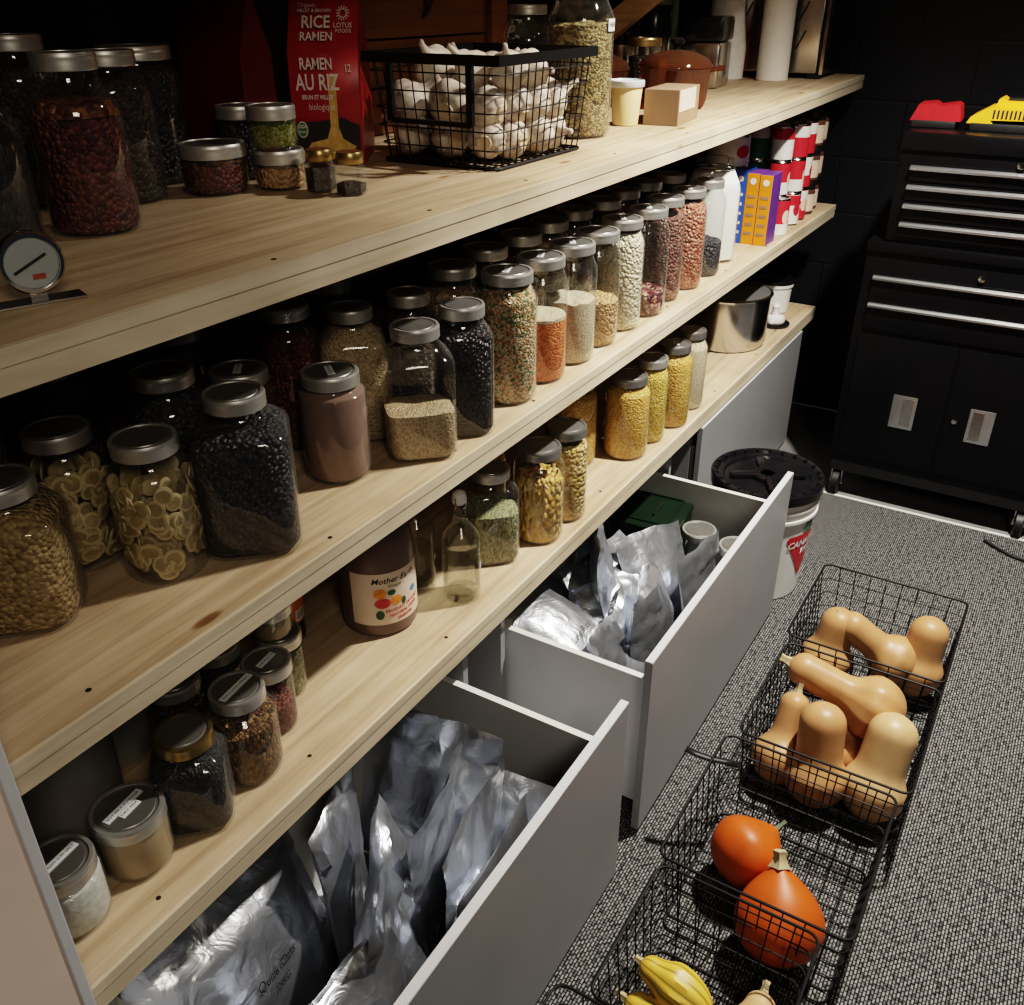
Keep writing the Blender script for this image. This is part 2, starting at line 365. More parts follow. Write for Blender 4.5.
def wrappoly(bm, rad, a0, z0, poly, mi=0, rings=6, sub=4):
    pts = []
    for i in range(len(poly)):
        p, q = poly[i], poly[(i+1) % len(poly)]
        pts += [(p[0]+(q[0]-p[0])*k/sub, p[1]+(q[1]-p[1])*k/sub) for k in range(sub)]
    P = lambda u, v: bm.verts.new((rad*math.cos(a0+u/rad), rad*math.sin(a0+u/rad), z0+v))
    c = P(0, 0); prev = None; n = len(pts)
    for r_ in range(1, rings+1):
        row = [P(u*r_/rings, v*r_/rings) for u, v in pts]
        for i in range(n):
            if prev is None: f = bm.faces.new((c, row[i], row[(i+1) % n]))
            else: f = bm.faces.new((prev[i], row[i], row[(i+1) % n], prev[(i+1) % n]))
            f.material_index = mi
        prev = row
def frame(o, x, y):
    """matrix whose local x,y axes are the given directions, origin o"""
    x = Vector(x).normalized(); y = Vector(y); y = (y-x*y.dot(x)).normalized(); z = x.cross(y)
    mt = Matrix((x, y, z)).transposed().to_4x4(); mt.translation = Vector(o); return mt

# ------------------------------------------------------------------ levels (metres)
ZL, ZM, ZT = .506, .868, 1.268
def zt(x): return ZT+.02*((x-1.5)/2.05)**2          # the loaded top shelf sags a little in the middle
XE = {'L': 3.49, 'M': 3.55, 'T': 3.66}
YB = .66                                             # back wall
XW = 3.76                                            # right wall

# ------------------------------------------------------------------ room
bm = bmesh.new(); box(bm, (-1.2, -2.6, -.05), (3.005, YB, 0)); struct(put('floor', bm, 'carpet', smooth=False))
bm = bmesh.new(); box(bm, (3.005, -2.6, -.055), (XW, YB, -.006)); struct(put('floor', bm, 'concrete', smooth=False))
bm = bmesh.new(); box(bm, (2.999, -2.6, -.004), (3.010, -.2, .002)); struct(put('trim_1', bm, 'white', smooth=False))
bm = bmesh.new(); box(bm, (-1.2, .0, 0), (XW+.1, .1, 2.5)); w = struct(put('wall_back', bm, 'wall', smooth=False)); w.location = (0, YB, 0)
# right wall: mesh laid out in its own plane so the block courses run along it
bm = bmesh.new(); box(bm, (-.1, 0, 0), (3.4, 2.5, .1))
w = struct(put('wall_right', bm, 'wall', smooth=False)); w.matrix_world = frame((XW, YB, 0), (0, -1, 0), (0, 0, 1)) @ Matrix.Translation((0, 0, -.1))
bm = bmesh.new(); box(bm, (-1.2, -2.6, 2.5), (XW+.1, YB+.1, 2.55)); struct(put('ceiling', bm, 'wall', smooth=False))
# carpet tile seam
bm = bmesh.new(); box(bm, (1.528, -2.6, 0), (1.531, -.93, .0006)); struct(put('trim_2', bm, 'wire', smooth=False))

# ------------------------------------------------------------------ shelves
def shelf(label, z0, z1, xe, braces, sag=False):
    t = thing('wooden_shelf', label, 'shelf', (0, 0, 0))
    def bend(o):
        if sag:
            for v in o.data.vertices: v.co.z += .02*((v.co.x-1.5)/2.05)**2
    def long(name, y0, y1, za, zb, m, n=24):
        bm = bmesh.new(); x0 = -.35
        P = [(y0, za), (y1, za), (y1, zb), (y0, zb)]; rows = []
        for i in range(n+1):
            x = x0+(xe-x0)*i/n; rows.append([bm.verts.new((x, y, z)) for y, z in P])
        for i in range(n):
            for k in range(4): bm.faces.new((rows[i][k], rows[i][(k+1) % 4], rows[i+1][(k+1) % 4], rows[i+1][k]))
        bm.faces.new(rows[0]); bm.faces.new(rows[-1]); o = put(name, bm, m, t, False); bend(o); return o
    long('shelf_board', 0.004, YB-.004, z1-.018, z1, 'ply')
    long('front_rail', 0.0, .038, z0, z1-.0182, 'rail')
    long('edge_strip', -.0015, .004, z1-.0175, z1-.0005, 'rail')
    for xb in braces:
        bm = bmesh.new()
        prism(bm, [(.04, z0-.001), (.125, z0-.001), (YB-.005, z0-.235), (YB-.005, z0-.31)], xb-.038, xb, 'x')
        bend(put('diagonal_brace', bm, 'brace', t, False))
    # a few drywall-screw heads along the front
    for i in range(9):
        x = .42+i*.34+R_.uniform(-.06, .06)
        if x > xe-.05: continue
        bm = bmesh.new(); lathe(bm, [(.0034, 0), (.0034, .0006), (.0015, .0007)], 10)
        o = put('screw', bm, 'bolt', t, loc=(x, .018+R_.uniform(0, .035), z1+(.02*((x-1.5)/2.05)**2 if sag else 0)))
    return t
shelf('top long plywood shelf with pine front rail, garlic basket on it', 1.225, ZT, XE['T'], (1.29, 2.42, 3.645), True)
shelf('middle long plywood shelf holding the row of tall bean jars', .826, ZM, XE['M'], (3.54,))
shelf('lowest plywood shelf directly above the grey drawers', .460, ZL, XE['L'], (3.48,))
t = thing('wooden_shelf', 'narrow overhead shelf set back above the garlic basket, mostly out of view', 'shelf')
bm = bmesh.new(); box(bm, (-.35, .13, 1.66), (3.5, YB-.004, 1.70)); put('shelf_board', bm, 'ply', t, False)
for xb in (2.60,):
    bm = bmesh.new(); prism(bm, [(.14, 1.659), (.22, 1.659), (YB-.005, 1.37), (YB-.005, 1.29)], xb-.038, xb, 'x'); put('diagonal_brace', bm, 'brace', t, False)

# ------------------------------------------------------------------ jars
def jar_prof(R, H, lr, sh):
    zs = H*sh; nz = H-.024
    p = [(R*.78, .0), (R*.92, .001), (R, .010), (R, zs)]
    for i in range(1, 7):
        u = i/6; p.append((R+(lr*.93-R)*(.5-.5*math.cos(PI*u)), zs+(nz-zs)*u))
    p.append((lr*.93, H-.004))
    return p
def inner(prof, fill, k=.955, dz=.004):
    out = []; last = None
    for r, z in prof:
        zz = z+dz if z < .02 else z
        if zz > fill:
            if last: 
                u = (fill-last[1])/max(1e-6, zz-last[1]); out.append((last[0]+(r*k-last[0])*u, fill))
            break
        out.append((r*k, zz)); last = (r*k, zz)
    return out
def add_lid(root, H, lr, m='lid', mt='lidtop', sticker=None, ang=0., plainlid=False):
    bm = bmesh.new(); z = H-.020
    pr = [(lr*.99, z), (lr, z+.002)]
    if plainlid: pr += [(lr, H-.004), (lr*.97, H-.001)]
    else: pr += [(lr*.985, z+.005), (lr, z+.008), (lr*.98, z+.011), (lr, z+.014), (lr*.995, H-.003), (lr*.965, H)]
    pr += [(lr*.86, H), (lr*.85, H-.0015)]
    lathe(bm, pr, 36, cap0=False, cap1=False); lid = put('lid', bm, m, root)
    bm = bmesh.new(); lathe(bm, [(lr*.852, H-.0018), (lr*.76, H-.0018), (lr*.74, H-.0006), (lr*.1, H-.0006)], 36, cap0=False)
    put('lid_disc', bm, mt, lid)
    if sticker:
        L, words = sticker; L *= 1.12
        mat = Matrix.Translation((0, 0, H-.0004)) @ Matrix.Rotation(ang, 4, 'Z')
        lines = words.split('|')
        bm = bmesh.new()
        for k, wds in enumerate(lines):
            ll = L if k == 0 else L*.5; oy = 0.006-.011*k if len(lines) > 1 else 0
            box(bm, (-ll/2, oy-.0058, 0), (ll/2, oy+.0058, .0008), mat=mat)
        put('label_sticker', bm, 'sticker', lid, False)
        for k, wds in enumerate(lines):
            if not wds.strip(): continue
            oy = 0.006-.011*k if len(lines) > 1 else 0
            bm = textmesh(wds, .0055)
            w = max(v.co.x for v in bm.verts)-min(v.co.x for v in bm.verts); f = (L if k == 0 else L*.5)*.9/max(w, .001)
            for v in bm.verts: v.co = mat @ Vector((v.co.x*f, v.co.y+oy, .0011))
            put('label_text', bm, 'ink', lid, False)
    return lid
def jar(label, x, y, z, R, H, lr, mat=None, fill=.8, sh=.76, sq=0., lid='lid', sticker=None, ang=0., group=None, top=.006, chips=False, slope=0., extra=None, seed=0, name='storage_jar'):
    root = thing(name, label, 'jar', (x, y, z), (0, 0, 0), group)
    pr = jar_prof(R, H, lr, sh)
    zs = H*sh; sf = lambda zz: 1. if zz < zs else 1-(zz-zs)/(H-.024-zs)
    bm = bmesh.new(); lathe(bm, pr, 40, sq, cap1=False, sqz=sf); put('glass_body', bm, 'glass', root)
    rr = random.Random(hash((round(x*1000), round(y*1000))) & 0xffff)
    def content(f0, f1, m, nm='contents'):
        bm = bmesh.new(); ip = inner(pr, f1*H)
        if f0 > 0: ip = [(ip[-1][0] if f0 > .75 else R*.955, f0*H)]+[q for q in ip if q[1] > f0*H]
        re, ze = ip[-1]
        side = len(ip)
        for u in (.8, .55, .3, .08): ip.append((re*u, ze))
        rows = lathe(bm, ip, 36, sq, sqz=sf, cap0=True)
        for i in range(side-1, len(rows)):
            for v in rows[i]:
                q = noise.noise(Vector((v.co.x*45, v.co.y*45, x*13+y*7)))
                v.co.z += top*q + slope*(v.co.x*.4+v.co.y*.5) + (0 if i == side-1 else top*.6*(1-(i-side)/4))
        put(nm, bm, m, root)
    if chips:
        cm = bmesh.new(); pts = []
        for k in range(170):
            a = rr.uniform(0, 2*PI); rad = R*.86 if k % 4 else R*.55; zz = .02+rr.random()*(H*sh-.03)
            rc = rr.uniform(.011, .0145)
            tl = Euler((rr.uniform(-.3, .3), rr.uniform(-.35, .35), 0)).to_matrix().to_4x4()
            mt = Matrix.Translation((rad*math.cos(a), rad*math.sin(a), zz)) @ Matrix.Rotation(a, 4, 'Z') @ Matrix.Rotation(PI/2, 4, 'Y') @ tl
            lathe(cm, [(rc*.9, -.0012), (rc, -.0006), (rc, .0014), (rc*.8, .0022)], 12, mat=mt)
            lathe(cm, [(rc*.72, .0021), (rc*.66, .0027), (rc*.2, .0025)], 10, mat=mt, mi=1, cap0=False)
        o = put('contents', cm, ['f_chip', 'f_chipcore'], root); o['kind'] = 'stuff'
    elif mat: 
        content(0, fill, mat)
        if extra: content(fill+.004, extra[1], extra[0], 'contents')
    lm = {'lid': ('lid', 'lidtop'), 'gold': ('goldlid', 'lidtop'), 'dull': ('lidtop', 'lidtop')}[lid]
    add_lid(root, H, lr, lm[0], lm[1], sticker, ang)
    return root

GB = 'jars at the back of the middle shelf'
S = (.036, 'BEANS')
# -- middle shelf, front row (left to right)
jar('big jar of toasted oats cut by the left photo edge on middle shelf', .492, .222, ZM, .062, .185, .043, 'f_oat', .82, .72, sq=2)
jar('jar of sliced dried banana chips at the front of the middle shelf', .651, .158, ZM, .054, .192, .042, chips=True, sh=.74)
jar('second banana chip jar in shadow behind the front one', .610, .275, ZM, .054, .192, .042, chips=True, sh=.74)
jar('large squarish jar of dark currants with plain lid, left part of middle shelf', .765, .112, ZM, .066, .222, .041, 'f_raisin', .80, .74, sq=3)
jar('smooth quart jar of pinkish brown cocoa powder with lid sticker', .982, .143, ZM, .053, .174, .045, 'f_cocoa', .86, .80, sticker=(.034, 'COCOA'), ang=.9, top=.002)
jar('square clear jar only one third full of tan grain', 1.120, .082, ZM, .058, .218, .040, 'f_tan', .36, .73, sq=3, slope=-.1, top=.003)
jar('jar full of glossy black beans beside the part-filled square jar', 1.230, .066, ZM, .050, .226, .039, 'f_blackbean', .84, .76, sq=1.5)
jar('tall jar packed with mixed green and orange soup mix, sticker on lid', 1.393, .077, ZM, .0555, .243, .0475, 'f_mix', .87, .78, sticker=(.036, 'SOUP MIX'), ang=.35)
jar('tall jar half full of orange red lentils', 1.517, .078, ZM, .0525, .243, .047, 'f_lentil', .50, .77, sticker=(.036, 'RED LENTILS'), ang=.4, extra=('f_rice', .53), top=.003)
jar('tall jar half full of fine pale quinoa beside the red lentils', 1.639, .076, ZM, .0525, .243, .047, 'f_rice', .53, .77, sticker=(.030, 'QUINOA'), ang=.6)
jar('tall jar with tan chickpeas in its lower third', 1.760, .080, ZM, .0515, .243, .047, 'f_chick', .40, .77)
jar('tall jar filled to the neck with creamy white beans', 1.885, .082, ZM, .0525, .245, .046, 'f_white', .88, .77, sticker=(.036, 'WHITE BEANS'), ang=.6)
jar('nearly empty tall jar with speckled purple beans at the bottom', 2.013, .076, ZM, .0525, .246, .045, 'f_pinto', .22, .77, sticker=(.030, 'BEANS'), ang=.5)
jar('tall jar of brown lentils between speckled and red bean jars', 2.143, .088, ZM, .0505, .248, .044, 'f_brown', .82, .77, sticker=(.038, 'LENTILS'), ang=-.1)
jar('tall jar full of red brown beans, front row of middle shelf', 2.270, .080, ZM, .0500, .248, .043, 'f_red', .87, .77, sticker=(.028, 'RED BEANS'), ang=.6)
jar('tall pale jar with black beans only in the bottom third', 2.415, .082, ZM, .0500, .248, .041, 'f_raisin', .36, .77)
# -- middle shelf, behind
jar('square jar of tan seeds behind the part-filled square jar', 1.120, .215, ZM, .058, .226, .038, 'f_tan', .86, .74, sq=3, group=GB)
jar('dark cocoa jar with faint sticker, just behind the brown powder jar', .895, .245, ZM, .050, .185, .044, 'f_cocoadark', .86, .8, sticker=(.032, 'CACAO'), ang=.7)
jar('dark berry jar right behind the big currant jar', .770, .256, ZM, .058, .222, .043, 'f_raisin', .84, .75)
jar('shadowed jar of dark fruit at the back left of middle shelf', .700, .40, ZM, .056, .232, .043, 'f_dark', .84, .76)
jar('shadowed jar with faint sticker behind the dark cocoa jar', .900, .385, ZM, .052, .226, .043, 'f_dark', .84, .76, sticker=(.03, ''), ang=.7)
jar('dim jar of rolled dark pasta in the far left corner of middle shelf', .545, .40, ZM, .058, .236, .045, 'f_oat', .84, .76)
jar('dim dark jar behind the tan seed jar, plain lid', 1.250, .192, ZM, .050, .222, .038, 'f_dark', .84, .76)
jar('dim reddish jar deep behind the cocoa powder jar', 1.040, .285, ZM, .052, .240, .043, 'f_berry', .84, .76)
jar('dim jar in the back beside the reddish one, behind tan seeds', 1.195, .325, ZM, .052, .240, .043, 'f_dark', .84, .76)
jar('second soup mix jar, half shadowed behind the front soup mix jar', 1.395, .200, ZM, .055, .236, .047, 'f_mix', .80, .77)
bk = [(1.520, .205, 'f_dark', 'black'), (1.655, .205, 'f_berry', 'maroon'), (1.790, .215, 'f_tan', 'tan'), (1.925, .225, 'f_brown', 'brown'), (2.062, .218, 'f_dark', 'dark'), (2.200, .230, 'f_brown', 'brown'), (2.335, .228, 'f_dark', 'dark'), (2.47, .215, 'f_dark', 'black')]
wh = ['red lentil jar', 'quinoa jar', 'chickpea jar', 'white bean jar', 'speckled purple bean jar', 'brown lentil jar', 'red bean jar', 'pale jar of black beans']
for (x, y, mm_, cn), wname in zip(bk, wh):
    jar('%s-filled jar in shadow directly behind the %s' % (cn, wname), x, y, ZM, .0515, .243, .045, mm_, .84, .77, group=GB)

# -- lowest shelf, left group
jar('small jar of coarse white salt nearest the left end panel', .370, .104, ZL, .046, .102, .043, 'f_salt', .78, .72, sticker=(.052, 'ARTISAN SUN SALT'), ang=.15)
jar('small wide jar of tan milk powder with two lid stickers', .474, .108, ZL, .0485, .094, .0485, 'f_powder', .78, .80, sticker=(.056, 'SOY MILK POWDER|DRY MIX'), ang=.15, top=.002)
jar('squat square jar of black tea leaves with dull plain lid', .574, .100, ZL, .051, .154, .040, 'f_blacktea', .80, .70, sq=3, lid='gold')
jar('jar of brown loose tea with long lid sticker', .676, .103, ZL, .052, .154, .041, 'f_tea', .66, .70, sticker=(.058, 'TEA LOOSE HERBAL'), ang=.15, slope=.15)
jar('small jar of dark seeds with short sticker right beside the brown tea jar', .765, .135, ZL, .037, .130, .039, 'f_berry', .40, .78, sticker=(.034, 'SEEDS'), ang=.15)
jar('small herb jar with bright rim, the base of the stacked pair', .838, .182, ZL, .037, .120, .038, 'f_herb', .5, .78)
jar('little jar stacked on the small herb jar', .832, .186, ZL+.1205, .034, .062, .036, 'f_powder', .55, .7)
jar('dim small jar behind the brown tea jar', .735, .215, ZL, .040, .150, .039, 'f_dark', .7, .76)
jar('dim small jar behind the black tea jar', .645, .205, ZL, .042, .150, .040, 'f_dark', .7, .76)
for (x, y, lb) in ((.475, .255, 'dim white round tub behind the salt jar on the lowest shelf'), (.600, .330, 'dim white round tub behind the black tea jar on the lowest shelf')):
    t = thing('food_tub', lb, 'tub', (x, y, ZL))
    bm = bmesh.new(); lathe(bm, [(.07, 0), (.074, .004), (.078, .19), (.076, .192)], 36); put('tub_body', bm, 'tubshade', t)
    bm = bmesh.new(); lathe(bm, [(.081, .185), (.082, .205), (.079, .209), (.07, .207)], 36); put('lid', bm, 'tubshade', t)
# -- lowest shelf, right group
jar('jar half full of dried green herb with dull lid, right of the swing bottle', 1.383, .113, ZL, .055, .204, .041, 'f_herb', .56, .76, sq=2, top=.003)
jar('jar of curly yellow pasta, front one of the two pasta jars', 1.503, .068, ZL, .0545, .216, .047, 'f_pasta', .66, .78, lid='dull', top=.02)
jar('jar of pale shell pasta standing to the right of the curly pasta', 1.612, .062, ZL, .0485, .220, .045, 'f_pasta2', .80, .78, lid='dull', top=.012)
jar('shadowed jar of golden pasta between herb and curly pasta jars', 1.470, .190, ZL, .052, .220, .045, 'f_pasta', .84, .78)
jar('shadowed jar of yellow split peas behind the golden lentil row', 1.868, .172, ZL, .054, .220, .046, 'f_yellow', .86, .78)
jar('broad jar packed with golden split lentils, nearest of the four golden jars', 1.972, .080, ZL, .057, .214, .047, 'f_yellow', .88, .78, lid='dull')
jar('second of the four golden jars, fine yellow peas', 2.084, .070, ZL, .0475, .226, .043, 'f_yellow2', .88, .77, lid='lid')
jar('third of the four golden jars, white sticker on its lid', 2.209, .056, ZL, .0505, .228, .042, 'f_yellow', .88, .77, lid='dull', sticker=(.03, 'PEAS'), ang=.6)
jar('last pale yellow jar of the four golden jars, next to the steel pot', 2.344, .062, ZL, .047, .226, .039, 'f_rice', .88, .77, lid='dull')

# -- top shelf, left group
jar('tall jar of dark red dried fruit with orange peel on top', .772, .328, zt(.77), .056, .212, .039, 'f_berry', .66, .66, extra=('f_peel', .74), top=.004)
jar('jar of dark leaves cut off by the left photo edge on top shelf', .632, .335, zt(.63), .058, .200, .042, 'f_blacktea', .62, .66)
jar('tall black-filled jar behind the small spice jars', 1.060, .560, zt(1.06), .064, .204, .056, 'f_blackbean', .84, .78)
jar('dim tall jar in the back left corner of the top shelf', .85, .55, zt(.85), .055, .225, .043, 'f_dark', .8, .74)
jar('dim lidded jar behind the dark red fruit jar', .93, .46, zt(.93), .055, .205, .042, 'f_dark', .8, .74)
jar('squat jar of chopped red dried pepper, biggest of the spice jars', 1.046, .400, zt(1.05), .050, .074, .052, 'f_berry', .62, .7, extra=('f_peel', .66), top=.004)
jar('low spice jar of orange brown powder under the green herb jar', 1.125, .338, zt(1.12), .040, .060, .041, 'f_chick', .55, .72, top=.004)
jar('low jar of green dried herb stacked on the orange spice jar', 1.121, .340, zt(1.12)+.0605, .037, .064, .038, 'f_green', .55, .72)
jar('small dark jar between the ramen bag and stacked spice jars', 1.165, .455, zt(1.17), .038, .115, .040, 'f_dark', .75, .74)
for (x, y, lb) in ((1.135, .262, 'tiny hexagonal gold-lidded jar nearly full of black spice'), (1.140, .205, 'tiny hexagonal gold-lidded jar with little black spice, front one')):
    t = thing('hexagonal_jar', lb, 'jar', (x, y, zt(1.13)), (0, 0, .3)); t.scale = (1.25, 1.25, 1.3)
    bm = bmesh.new(); lathe(bm, [(.017, 0), (.020, .002), (.020, .030), (.015, .036), (.015, .044)], 6, cap1=False); put('glass_body', bm, 'glass', t, False)
    bm = bmesh.new(); f = .028 if 'nearly' in lb else .013
    lathe(bm, [(.018, .003), (.0185, f), (.01, f+.002)], 6); put('contents', bm, 'f_blackbean', t, False)
    bm = bmesh.new(); lathe(bm, [(.0165, .036), (.0175, .038), (.0175, .046), (.016, .049), (.01, .0492)], 24); put('lid', bm, 'goldlid', t)

# big clip-top herb jar and clear jar beside it on the top shelf
t = jar('tall clip-top jar of dried flower herb right of the garlic basket', 1.915, .215, zt(1.9), .0690, .300, .055, 'f_herb2', .72, .74, top=.006, name='clip_top_jar')
bm = bmesh.new(); tube(bm, [(.062, -.03, .225), (.082, -.02, .232), (.092, -.02, .222), (.093, -.02, .185)], .0026, 8); put('wire_bail', bm, 'chrome', t)
bm = bmesh.new(); wrappatch(bm, .0700, -PI/2-.15, -PI/2+.45, .205, .228); put('label_sticker', bm, 'sticker', t)
wraptext('label_text', 'HERBS', .012, .0706, -PI/2+.15, .2165, 'ink', t)
jar('clear lidded jar of pale leaves behind the garlic basket', 2.06, .43, zt(2.06), .060, .25, .046, 'f_herb', .5, .70)

# white flour swing-top jar on middle shelf
t = thing('clip_top_jar', 'big clip-top jar full of white flour', 'jar', (2.575, .125, ZM))
pr = [(.055, 0), (.066, .003), (.068, .02), (.068, .19), (.064, .21), (.05, .24), (.048, .255)]
bm = bmesh.new(); lathe(bm, pr, 40, 1.5, cap1=False); put('glass_body', bm, 'glass', t)
bm = bmesh.new(); lathe(bm, [(r*.96, z+.006) for r, z in pr[:-1]]+[(.02, .247)], 40, 1.5); put('contents', bm, 'flourwhite', t)
bm = bmesh.new(); lathe(bm, [(.05, .257), (.052, .262), (.05, .275), (.03, .282), (.012, .283)], 36); put('glass_lid', bm, 'glass', t)
bm = bmesh.new(); tube(bm, [(.052*math.cos(2*PI*k/28), .052*math.sin(2*PI*k/28), .252) for k in range(28)], .0022, 6, True)
tube(bm, [(.05, -.012, .235), (.066, -.012, .25), (.07, -.012, .268), (.055, -.012, .275)], .002, 6); put('wire_clip', bm, 'chrome', t)

# ------------------------------------------------------------------ cartons, cans on the middle shelf
def carton(label, x0, x1, y0, y1, h, front, side, marks=True):
    t = thing('food_carton', label, 'carton', ((x0+x1)/2, (y0+y1)/2, ZM))
    a, b = (x1-x0)/2, (y1-y0)/2
    bm = bmesh.new(); fs = box(bm, (-a, -b, 0), (a, b, h), .0015)
    for f in fs:
        f.normal_update()
        f.material_index = 0 if f.normal.x < -.7 else 1
    put('box', bm, [front, side], t, False)
    if marks:
        bm = bmesh.new(); mt = frame((-a-.0006, 0, 0), (0, -1, 0), (0, 0, 1))
        for (v, w, hh) in ((h*.89, .3, .022), ):
            lathe(bm, [(b*.5, 0), (b*.48, .0003)], 16, mat=mt @ Matrix.Translation((0, v, 0)))
        put('printed_emblem', bm, 'whitelabel', t, False)
        bm = bmesh.new()
        for k in range(5): box(bm, (-b*.62, h*(.66-.13*k), 0), (b*.62, h*(.70-.13*k), .0003), mat=mt)
        put('printed_panel', bm, 'carton' if front == 'orange' else 'whitelabel', t, False)
    return t
carton('tall blue carton standing against the flour jar', 2.80, 2.89, .104, .140, .212, 'blue', 'blue')
carton('left of the two narrow orange cartons', 2.80, 2.89, .0645, .1025, .207, 'orange', 'purple')
carton('right of the two narrow orange cartons, purple side showing', 2.80, 2.89, .0245, .0630, .205, 'orange', 'purple')
carton('blue carton behind the tall blue one, its top showing', 2.81, 2.92, .142, .175, .212, 'blue', 'blue', False)
carton('blue carton at the back with the large tin on it', 2.81, 2.95, .178, .250, .212, 'blue', 'blue', False)
def can(label, x, y, z, r, h, lab, band=None, group='food cans stacked at the right end of the middle shelf', rot=0.):
    t = thing('food_can', label, 'can', (x, y, z), (0, 0, rot), group)
    bm = bmesh.new(); lathe(bm, [(r*.97, 0), (r, .002), (r*.985, .004), (r*.985, h-.004), (r, h-.002), (r*.97, h), (r*.93, h-.003), (r*.4, h-.003)], 28); put('can_body', bm, 'steel', t)
    bm = bmesh.new(); lathe(bm, [(r*.994, .006), (r*.994, h-.006)], 56, cap0=False, cap1=False); lb = put('paper_label', bm, lab, t)
    if band:
        bm = bmesh.new(); lathe(bm, [(r*.999, h*band[1]), (r*.999, h*band[2])], 56, cap0=False, cap1=False); put('printed_band', bm, band[0], lb)
        bm = bmesh.new(); wrappoly(bm, r*1.004, -PI/2-.45, h*.5, [(r*.42*math.cos(2*PI*k/14), h*.2*math.sin(2*PI*k/14)) for k in range(14)]); put('printed_picture', bm, 'beigelabel' if lab == 'redlabel' else 'redlabel', lb)
    return t
hc = .104
can('red and white soup can standing alone at the shelf edge beside the orange cartons', 2.985, .048, ZM, .033, .112, 'redlabel', ('whitelabel', .02, .32))
cols = [(3.065, .085, ['whitelabel', 'redlabel', 'whitelabel'], .034), (3.145, .060, ['whitelabel', 'redlabel', 'redlabel'], .034), (3.235, .062, ['redlabel', 'whitelabel', 'redlabel'], .034),
        (3.065, .165, ['greenlabel', 'greenlabel', 'greenlabel'], .038), (3.155, .145, ['whitelabel', 'whitelabel', 'whitelabel'], .034), (3.245, .142, ['redlabel', 'redlabel', 'blue'], .034)]
names = ['column just right of the lone soup can', 'column one step right, at the shelf edge', 'edge column next to the dark-lidded jars', 'back column of green-labelled cans', 'middle back column', 'back column nearest the wall']
lev = ['bottom', 'middle', 'top']
cw = {'whitelabel': 'white', 'redlabel': 'red', 'greenlabel': 'green', 'blue': 'blue'}
for (x, y, ls, r), nm in zip(cols, names):
    for k, l in enumerate(ls):
        other = 'redlabel' if l == 'whitelabel' else 'whitelabel'
        can('%s can, %s of its stack, %s' % (cw[l], lev[k], nm), x, y, ZM+k*(hc+.0006), r, hc, l, (other, .62, .93) if k != 1 else (other, .05, .4), rot=.5*k)
can('large white-labelled tin lying in shadow on the blue cartons', 2.865, .190, ZM+.2125, .062, .092, 'whitelabel', ('whitelabel', .1, .5), None)
can('tall white and red tin at the back behind the can stacks', 3.12, .26, ZM, .050, .30, 'whitelabel', ('redlabel', .84, .97), None)
for i, (x, y) in enumerate(((3.345, .072), (3.440, .085))):
    for k in range(3):
        t = thing('spread_jar', '%s black-lidded spread jar of the %s column at the shelf end' % (lev[k], ('left', 'right')[i]), 'jar', (x, y, ZM+k*.1105), (0, 0, 0), 'black-lidded spread jars')
        r = .040
        bm = bmesh.new(); lathe(bm, [(r*.9, 0), (r, .004), (r, .074), (r*.92, .084), (r*.85, .088)], 28); put('jar_body', bm, 'f_cocoadark', t)
        bm = bmesh.new(); wrappatch(bm, r*1.01, -PI*.98, -PI*.05, .012, .068, 20); lb = put('paper_label', bm, 'beigelabel', t)
        bm = bmesh.new(); wrappoly(bm, r*1.02, -PI/2-.3, .040, [(.016*math.cos(2*PI*j/14), .018*math.sin(2*PI*j/14)) for j in range(14)]); put('printed_picture', bm, 'juglabel', lb)
        bm = bmesh.new(); lathe(bm, [(r*.93, .082), (r*.96, .084), (r*.96, .107), (r*.92, .110), (r*.5, .1101)], 28); put('lid', bm, 'blackmat', t)

# ------------------------------------------------------------------ bottles and jug on the lowest shelf
t = thing('vinegar_jug', 'brown plastic cider vinegar jug with fruit-printed paper label', 'jug', (1.085, .172, ZL))
r = .070
bm = bmesh.new(); lathe(bm, [(.058, 0), (.068, .006), (r, .016), (r, .155), (.067, .185), (.055, .215), (.035, .240), (.022, .252), (.02, .262)], 44); put('jug_body', bm, 'cider', t)
bm = bmesh.new(); lathe(bm, [(.024, .254), (.025, .258), (.025, .278), (.022, .281), (.01, .2812)], 28); put('cap', bm, 'white', t)
bm = bmesh.new(); tube(bm, [(.03, .03, .245), (.05, .045, .235), (.058, .052, .205), (.05, .045, .18)], .008, 8); put('handle', bm, 'cider', t)
R1 = r*1.008; ac = math.atan2(-.95, -.62)
bm = bmesh.new(); wrappatch(bm, R1, ac-1.05, ac+1.15, .030, .140, 24); lb = put('paper_label', bm, 'juglabel', t)
R2 = r*1.014
wraptext('label_text', 'Mother Earth', .0165, R2, ac+.16, .124, 'ink', lb, .0002, .25)
wraptext('label_text', 'Vinegar', .0095, R2, ac+.14, .112, 'ink', lb, 0, .25)
def ell(a, b_, n=16): return [(a*math.cos(2*PI*k/n), b_*math.sin(2*PI*k/n)) for k in range(n)]
for (u, v, a, b_, mm_) in ((-.012, .098, .012, .011, 'peach'), (-.008, .077, .015, .011, 'apple'), (.018, .079, .012, .010, 'peach'), (.010, .098, .008, .006, 'leafink'), (-.014, .052, .008, .010, 'leafink'), (.034, .073, .005, .008, 'leafink'), (.060, .086, .008, .006, 'blueink')):
    bm = bmesh.new(); wrappoly(bm, R2, ac-.10+u/R2, v, ell(a, b_)); put('fruit_print', bm, mm_, lb)
for k, s in enumerate(('PRODUCT OF ITALY', 'NATURAL CIDER', 'VINEGAR')):
    wraptext('label_text', s, .0085, R2, ac+.40, .062-.011*k, 'redink', lb, .0003, 0, .12)
